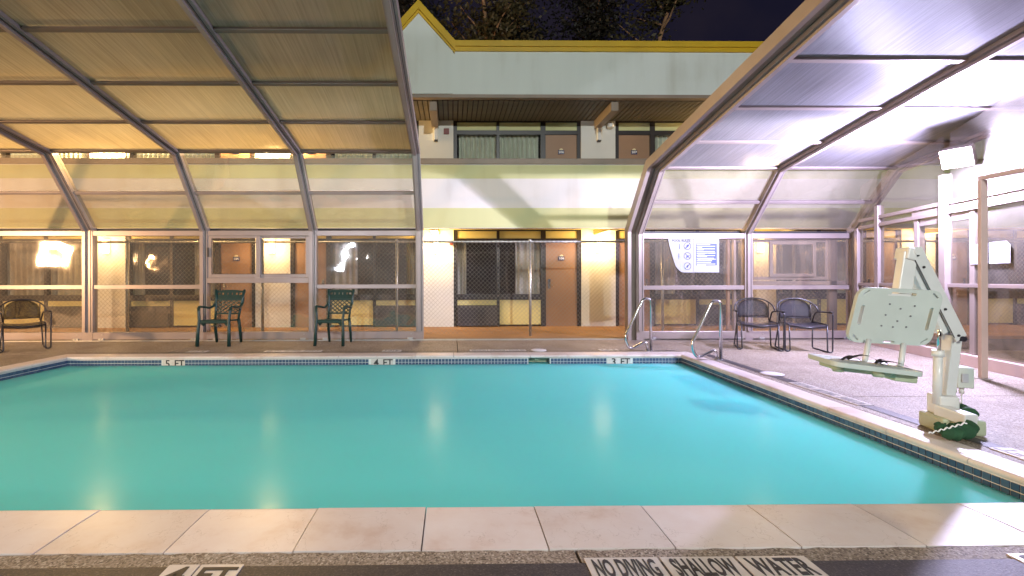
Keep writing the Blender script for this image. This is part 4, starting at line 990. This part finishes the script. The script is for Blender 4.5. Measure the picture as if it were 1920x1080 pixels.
# ---------------------------------------------------------------- green resin chairs
def resin_chair(label):
    r_ = thing('garden_chair', (0,0,0), label, 'chair', 'green plastic garden chairs')
    m = M['green_resin']
    seat = MB(); seat.poly([(-0.25,-0.24,0.43),(0.25,-0.24,0.43),(0.215,0.22,0.41),(-0.215,0.22,0.41)], (0,0,0.028)); seat.box(-0.255,0.255,-0.25,-0.225,0.395,0.452,0.01)
    seat.build('seat', m, r_)
    def bp(x, v): return (x, 0.215+0.14*v, 0.43+0.545*v)            # point on the leaning back
    for s_ in (-1,1):
        MB().tube([(s_*0.275,-0.27,0.0),(s_*0.27,-0.255,0.25),(s_*0.258,-0.235,0.46),(s_*0.272,-0.225,0.60),(s_*0.278,-0.21,0.665)],[0.033,0.030,0.028,0.026,0.026],8).build('leg', m, r_)
        MB().tube([(s_*0.225,0.30,0.0),(s_*0.225,0.25,0.25),(s_*0.222,0.205,0.44)],[0.024,0.028,0.032],8).build('leg', m, r_)
        arm = fillet([(s_*0.278,-0.22,0.64),(s_*0.285,-0.19,0.692),(s_*0.285,-0.02,0.675),(s_*0.27,0.15,0.645),(s_*0.252,0.285,0.70),(s_*0.25,0.33,0.82)],0.06,4)
        MB().tube(arm, 0.026, 8, flat=0.8).build('arm', m, r_)
        p = [bp(s_*0.212,0.0), bp(s_*0.225,0.35), bp(s_*0.245,0.7), bp(s_*0.265,1.0)]
        MB().tube(p,[0.022,0.022,0.024,0.026],8).build('back_post', m, r_)
        MB().obox((s_*0.20,-0.20,0.39),(0.07,0.03,0.06),Matrix.Rotation(R(45*s_),3,'Y'),0.005).build('bracket', m, r_)
    lat = MB(); x0 = 0.195; v0, v1 = 0.20, 0.66
    lat.beam(bp(-0.225,v0), bp(0.225,v0), 0.03, 0.022, up=(0,1,0)); lat.beam(bp(-0.24,v1), bp(0.24,v1), 0.03, 0.026, up=(0,1,0))
    H = (v1-v0); n_ = 5
    def clip(a, b):
        (xa,va),(xb,vb) = a, b
        if xa > xb: xa,va,xb,vb = xb,vb,xa,va
        X0, X1 = -0.21, 0.21
        if xb <= X0 or xa >= X1: return None
        if xa < X0: va += (vb-va)*(X0-xa)/(xb-xa); xa = X0
        if xb > X1: vb = va+(vb-va)*(X1-xa)/(xb-xa); xb = X1
        return (xa,va),(xb,vb)
    for k in range(-4, 5):
        for s_ in (1,-1):
            c = clip((k*0.094-s_*0.17, v0), (k*0.094+s_*0.17, v1))
            if c and abs(c[1][0]-c[0][0]) > 0.02: lat.beam(bp(*c[0]), bp(*c[1]), 0.016, 0.013, up=(0,1,0.2))
    lat.build('lattice', m, r_)
    top = MB()
    # solid crest panel with a row of small pierced openings (built as strips)
    def strip(v0_, v1_, xa, xb):
        a0,b0,a1,b1 = bp(xa,v0_),bp(xb,v0_),bp(xa,v1_),bp(xb,v1_)
        top.hexa([a0,b0,(b0[0],b0[1]+0.015,b0[2]),(a0[0],a0[1]+0.015,a0[2]),a1,b1,(b1[0],b1[1]+0.015,b1[2]),(a1[0],a1[1]+0.015,a1[2])])
    strip(0.665,0.83,-0.235,0.235)
    for i in range(7):
        xx = -0.24+0.08*i; strip(0.83,0.90,xx-0.012-0.018*(abs(i-3)<2),xx+0.012+0.018*(abs(i-3)<2))
    for i in range(10):
        xa = -0.25+0.05*i; strip(0.90, 0.955+0.045*math.cos((xa+0.025)/0.25*1.3), xa, xa+0.05)
    top.build('crest', m, r_)
    return r_
gc = resin_chair('dark green plastic lattice chair in front of the sliding window bay'); gc.location = (-4.17, 8.25, 0)
g2 = copy_tree(gc); g2['label'] = 'dark green plastic lattice chair next to the opening with the chain link fence'
g2.location = (-2.13, 8.25, 0); g2.rotation_euler = (0,0,R(-6)); g2.scale = (0.92,1,1)

# ---------------------------------------------------------------- pool lift
LDp = 3.40; S = 853/LDp
def lp(sx, sy, d=LDp):                          # a point of the lift read off at distance d
    return Vector(((sx-848)*d/853, d, 1.15+(525-sy)*d/853))
lf = thing('pool_lift', (3.76, 3.45, 0), 'white and mint pool lift with raised seat on the right deck', 'pool lift')
rotb = Matrix.Rotation(R(-14),3,'Z')
b = MB(); b.obox((3.775,3.40,0.06),(0.27,0.25,0.12),rotb,0.022); b.obox((3.675,3.285,0.075),(0.04,0.04,0.06),rotb,0.008); b.build('base', M['sage'], lf)
b = MB(); b.obox((3.755,3.44,0.19),(0.125,0.14,0.15),rotb,0.012); b.beam((3.70,3.41,0.16),(3.70,3.20,0.14),0.10,0.08,bev=0.008); b.build('mast_socket', M['lift_white'], lf)
b = MB(); b.beam((3.805,3.47,0.24),(3.862,3.47,0.715),0.075,0.085,up=(0,1,0),bev=0.006); b.build('mast', M['lift_white'], lf)
b = MB(); b.beam((3.90,3.53,0.36),(3.925,3.53,0.70),0.05,0.04,up=(0,1,0),bev=0.004); b.build('mast_back', M['bronze'], lf)
piv = lp(1802,637,3.45); apex = lp(1716,470,3.36)
ad_ = (apex-piv).normalized(); an = Vector((ad_.z,0,-ad_.x)).normalized()
am = MB()
for yo in (-0.045, 0.045):
    am.beam(piv+Vector((0,yo,0))+an*0.0, apex+Vector((0,yo,0)), 0.012, 0.095, up=an, bev=0.004)
am.beam(piv+ad_*0.02+an*0.03, apex-ad_*0.0+an*0.03, 0.08, 0.03, up=an, bev=0.006)
am.build('upper_arm', M['lift_white'], lf)
b = MB(); b.beam(piv-an*0.075+ad_*0.10, apex-an*0.06-ad_*0.02, 0.07, 0.045, up=an, bev=0.006); b.build('lower_link', M['lift_white'], lf)
b = MB(); b.beam(piv-an*0.05+ad_*0.04+Vector((0,-0.052,0)), apex-an*0.047+Vector((0,-0.052,0)), 0.002, 0.006, up=an); 
for t in (0.05,0.35,0.82,0.95): b.tube([piv.lerp(apex,t)+Vector((0,-0.06,0))-an*0.015,piv.lerp(apex,t)+Vector((0,-0.05,0))-an*0.015],0.009,8)
b.tube([piv+Vector((0,-0.07,0)),piv+Vector((0,0.07,0))],0.02,10); b.build('pivot_bolt', M['black_tube'], lf)
b = MB(); b.tube([apex+Vector((0.005,-0.06,-0.01)),apex+Vector((0.005,0.06,-0.01))],0.03,14); b.obox(apex+Vector((-0.03,0,-0.03)),(0.07,0.11,0.09),Matrix.Rotation(R(12),3,'Y'),0.01); b.build('arm_head', M['lift_white'], lf)
hb = lp(1699,560,3.33)
b = MB(); b.beam(apex+Vector((-0.02,-0.005,-0.02)), hb, 0.105, 0.06, up=(0,1,0), bev=0.008); b.build('seat_hanger', M['lift_white'], lf)
b = MB(); b.tube([lp(1774,598,3.42),lp(1771,668,3.42)],0.0125,10); b.build('actuator_rod', M['chrome'], lf)
b = MB(); b.tube([lp(1770,666,3.42),lp(1768,762,3.42)],0.027,14); b.tube([lp(1770,660,3.42),lp(1770,672,3.42)],0.037,14); b.build('actuator', M['lift_white'], lf)
# back plate: rounded board with slots
def rrect(w_, h_, r_, n=6, c=(0,0)):
    P_ = []
    for (cx,cy_,a0) in ((w_/2-r_,h_/2-r_,0),(-w_/2+r_,h_/2-r_,90),(-w_/2+r_,-h_/2+r_,180),(w_/2-r_,-h_/2+r_,270)):
        for i in range(n+1):
            a = R(a0+90*i/n); P_.append((c[0]+cx+r_*math.cos(a), c[1]+cy_+r_*math.sin(a)))
    return P_
def board(outline, holes, thick):
    bm = bmesh.new(); es = []
    for loop in [outline]+holes:
        vs = [bm.verts.new((p[0],p[1],0)) for p in loop]
        for i in range(len(vs)): es.append(bm.edges.new((vs[i],vs[(i+1)%len(vs)])))
    r_ = bmesh.ops.triangle_fill(bm, edges=es, use_beauty=True, use_dissolve=False)
    fs = bm.faces[:]; bmesh.ops.recalc_face_normals(bm, faces=fs)
    ex = bmesh.ops.extrude_face_region(bm, geom=fs)
    bmesh.ops.translate(bm, verts=[v for v in ex['geom'] if isinstance(v, bmesh.types.BMVert)], vec=(0,0,thick))
    return bm
PWd, PHt = 0.575, 0.405
outl = rrect(PWd, PHt, 0.075)
# cut corners a little flatter
holes = [rrect(0.17,0.022,0.010,3,(0.02,0.165)), rrect(0.024,0.145,0.011,3,(-0.235,0.0)), rrect(0.024,0.165,0.011,3,(0.232,-0.005)), rrect(0.075,0.014,0.006,3,(0.0,-0.185))]
for cx, cy_, a in ((-0.235,0.165,40),(0.235,0.165,-40),(-0.235,-0.165,-40),(0.235,-0.165,40)):
    c_, s_ = math.cos(R(a)), math.sin(R(a)); holes.append([(cx+u*c_-v*s_, cy_+u*s_+v*c_) for u, v in rrect(0.055,0.011,0.005,2)])
bm = board(outl, holes, 0.03)
Mp = Matrix.Rotation(R(-4),3,'Z') @ Matrix.Rotation(R(3),3,'Y') @ Matrix.Rotation(R(96),3,'X')
bc = lp(1681,595,3.26)
shear = 0.10
for v in bm.verts: v.co.x += 0.0
for v in bm.verts: v.co.x += shear*v.co.y
bmesh.ops.rotate(bm, verts=bm.verts, matrix=Mp, cent=(0,0,0)); bmesh.ops.translate(bm, verts=bm.verts, vec=bc)
mb = MB(); mb.bm.free(); mb.bm = bm
bp_ = mb.build('backrest', M['mint'], lf)
for mod in (bp_.modifiers.new('edge','BEVEL'),): mod.width = 0.006; mod.segments = 2; mod.limit_method = 'ANGLE'
sc_ = MB()
for u, v in ((0.0,0.06),(0.0,-0.03),(-0.02,-0.075),(-0.08,0.09),(-0.09,0.01),(-0.1,-0.07),(0.09,0.085),(0.08,0.01),(0.07,-0.07)):
    p_ = bc + Mp @ Vector((u+0.02+shear*v, v, 0.031)); n_ = (Mp @ Vector((0,0,1))).normalized(); sc_.tube([p_, p_+n_*0.003], 0.006, 8)
sc_.build('screw', M['strap'], bp_)
MB().beam(bc+Mp@Vector((-0.07,0.158,0.02)), bc+Mp@Vector((0.085,0.158,0.02)), 0.02,0.016).build('slot_bar', M['lift_white'], bp_)
for (x0_,y0_,x1_,y1_) in ((1637,640,1629,684),(1704,648,1697,697)):
    MB().tube([lp(x0_,y0_,3.24),lp(x1_,y1_,3.17)],0.0165,10).build('seat_strut', M['lift_white'], lf)
bm = board(rrect(0.56,0.33,0.07), [rrect(0.10,0.02,0.009,3,(-0.18,0.1)), rrect(0.10,0.02,0.009,3,(0.16,0.1))], 0.032)
Ms = Matrix.Rotation(R(-6),3,'Z') @ Matrix.Rotation(R(6.5),3,'Y') @ Matrix.Rotation(R(2),3,'X')
sc0 = lp(1624,691,3.10)
bmesh.ops.rotate(bm, verts=bm.verts, matrix=Ms, cent=(0,0,0)); bmesh.ops.translate(bm, verts=bm.verts, vec=sc0)
mb = MB(); mb.bm.free(); mb.bm = bm; st_ = mb.build('seat', M['mint'], lf)
mod = st_.modifiers.new('edge','BEVEL'); mod.width = 0.008; mod.segments = 2; mod.limit_method = 'ANGLE'
b = MB()
for u, v in ((-0.21,-0.08),(0.03,-0.10),(0.2,-0.05)):
    p_ = sc0 + Ms@Vector((u,v,0)); b.tube([p_, p_+Vector((0,0,-0.04))],0.032,10)
b.obox(sc0+Ms@Vector((0.20,-0.02,-0.03)),(0.14,0.18,0.05),Ms,0.008); b.obox(sc0+Ms@Vector((-0.02,0.0,-0.02)),(0.40,0.18,0.03),Ms,0.008); b.build('seat_foot', M['sage'], st_)
bl = MB(); rr = random.Random(5)
for (u0,v0,u1,v1,h) in ((-0.18,-0.06,0.0,0.02,0.03),(-0.08,0.03,0.08,-0.06,0.045),(0.04,-0.05,0.18,0.03,0.03),(0.12,0.04,0.28,-0.02,0.02)):
    pts_ = []
    for i in range(6):
        t = i/5; pts_.append(sc0+Ms@Vector((u0+(u1-u0)*t, v0+(v1-v0)*t, 0.036+h*math.sin(math.pi*t)+0.004*rr.random())))
    for i in range(5):
        w2 = Ms@Vector((0.012,0.03,0)); bl.quad([pts_[i]-w2,pts_[i+1]-w2,pts_[i+1]+w2,pts_[i]+w2], True)
bmesh.ops.solidify(bl.bm, geom=bl.bm.faces[:], thickness=0.004)
bl.build('seat_belt', M['strap'], lf)
bx = MB(); c_ = lp(1815,711,3.62); bx.obox(c_,(0.105,0.10,0.165),Matrix.Rotation(R(-18),3,'Z'),0.008); bt = bx.build('battery_box', M['mint'], lf)
bx = MB(); bx.obox(c_+Vector((-0.028,-0.052,0.0)),(0.04,0.004,0.07),Matrix.Rotation(R(-18),3,'Z')); bx.build('box_label', M['paper'], bt)
cb = MB(); q = c_+Vector((0,0,-0.085)); cb.tube([q,q+Vector((0,0,-0.05))],0.016,8); cb.tube([q+Vector((-0.06,0,0)),q+Vector((-0.06,0,-0.04))],0.016,8)
cb.tube([q+Vector((0,0,-0.05)),q+Vector((-0.02,-0.02,-0.12)),q+Vector((-0.06,-0.06,-0.18)),q+Vector((-0.1,-0.12,-0.24))],0.005,6)
cb.tube([q+Vector((-0.06,0,-0.04)),q+Vector((-0.05,-0.02,-0.10)),q+Vector((0.0,-0.04,-0.17)),q+Vector((-0.03,-0.1,-0.25))],0.005,6)
cb.build('cable', M['lift_white'], lf)
# green fabric cover draped round the base
cv = MB(); path = [lp(1797,758,3.50),lp(1812,768,3.40),lp(1827,783,3.31),lp(1832,798,3.24),lp(1825,811,3.20),lp(1810,816,3.17),lp(1793,816,3.17),lp(1776,808,3.22),lp(1768,800,3.25)]
dense = []; rad = []
base_r = [0.020,0.034,0.040,0.040,0.048,0.050,0.046,0.036,0.012]
for i in range(len(path)-1):
    for k in range(6):
        t = k/6; dense.append(path[i].lerp(path[i+1],t)); rad.append((base_r[i]*(1-t)+base_r[i+1]*t)*(1+0.18*math.sin(7.3*(i+t))+0.08*math.sin(19*(i+t))))
for q_ in dense: q_.z = max(q_.z, 0.055)
cv.tube(dense, rad, 14)
for v in cv.bm.verts:
    d_ = Vector((math.sin(31*v.co.z+17*v.co.x), math.cos(29*v.co.x+13*v.co.y), math.sin(37*v.co.y+11*v.co.x)))
    v.co += d_*0.010
    v.co.z = max(v.co.z, 0.006)
co = cv.build('lift_cover', M['cover']); tag(co, 'crumpled green fabric cover bunched round the pool lift base', 'cover')
dsr = MB(); pts_ = []
for i in range(40):
    t = i/39; p_ = lp(1748,817,3.20).lerp(lp(1822,797,3.11),t); p_.z = max(p_.z+0.006*math.sin(i*1.1), 0.012); p_.y -= 0.012; pts_.append(p_)
dsr.tube(pts_, 0.0045, 6); dsr.build('drawstring', M['white_ink'], co)

# ---------------------------------------------------------------- trees beyond the roof
def tree(x, y, h, seed, leafmat, label, dens=1.0, spread=2.4, bare=0.5):
    r_ = random.Random(seed)
    t = thing('tree', (x,y,-0.06), label, 'tree', 'trees beyond the motel roof')
    tk_ = MB(); trunk = [Vector((x,y,-0.06))]; d = Vector((r_.uniform(-.08,.08),r_.uniform(-.05,.05),1))
    nseg = 9
    for i in range(nseg):
        d += Vector((r_.uniform(-.07,.07),r_.uniform(-.05,.05),0)); trunk.append(trunk[-1]+d.normalized()*(h/nseg))
    tk_.tube(trunk,[0.22*(1-0.88*i/nseg) for i in range(nseg+1)],8); tk_.build('trunk', M['bark'], t)
    br = MB(); tips = []
    for i in range(26):
        u = r_.uniform(0.35,0.98); k = u*nseg; p = trunk[int(k)].lerp(trunk[min(int(k)+1,nseg)],k-int(k))
        a = r_.uniform(0,6.28); ln_ = spread*(1.25-u)*r_.uniform(0.6,1.1)+0.4
        q = p; dv = Vector((math.cos(a),math.sin(a)*0.8,r_.uniform(0.3,1.0))).normalized(); pts_ = [q]
        for s_ in range(4):
            dv = (dv+Vector((r_.uniform(-.25,.25),r_.uniform(-.25,.25),r_.uniform(-.1,.2)))).normalized(); q = q+dv*ln_/4; pts_.append(q); tips.append((q, 0.30+0.10*s_))
        br.tube(pts_,[0.055*(1-u*0.5),0.04,0.028,0.018,0.008],5)
    br.build('branch', M['bark'], t)
    lv = MB()
    for p, rad_ in tips:
        if r_.random() < bare*0.35: continue
        for i in range(int(95*dens)):
            c = p+Vector((r_.gauss(0,rad_*0.8),r_.gauss(0,rad_*0.8),r_.gauss(0,rad_*0.55)))
            u = Vector((r_.uniform(-1,1),r_.uniform(-1,1),r_.uniform(-.7,.7))).normalized(); w_ = u.cross(Vector((r_.uniform(-1,1),r_.uniform(-1,1),r_.uniform(-1,1)))).normalized()
            s_ = r_.uniform(0.05,0.11)
            lv.quad([c-u*s_, c+w_*s_*0.5, c+u*s_, c-w_*s_*0.5])
    lv.build('crown', leafmat, t)
TR = [(-2.6,19.5,14.5,'leaf',1.2,'bare dark tree behind the yellow gable'),(-0.6,17.5,13.5,'leaf',1.1,'dark leafy tree rising just right of the gable peak'),
      (1.9,16.5,13.8,'leaf2',1.2,'tree with lamplight painted into its leaves and orange trunk above the roof'),(3.9,19.0,14.5,'leaf',1.2,'thin dark tree between the lamplit tree and the leaning one'),
      (5.3,17.2,13.6,'leaf2',0.8,'sparse tree with a leaning trunk in lamplit colour above the roof edge'),(6.7,18.0,13.3,'leaf',1.7,'dense dark tree at the right end of the row of trees')]
for i, (x, y, h, lm, dn, lb) in enumerate(TR): tree(x, y, h, 11+i, M[lm], lb, dn)
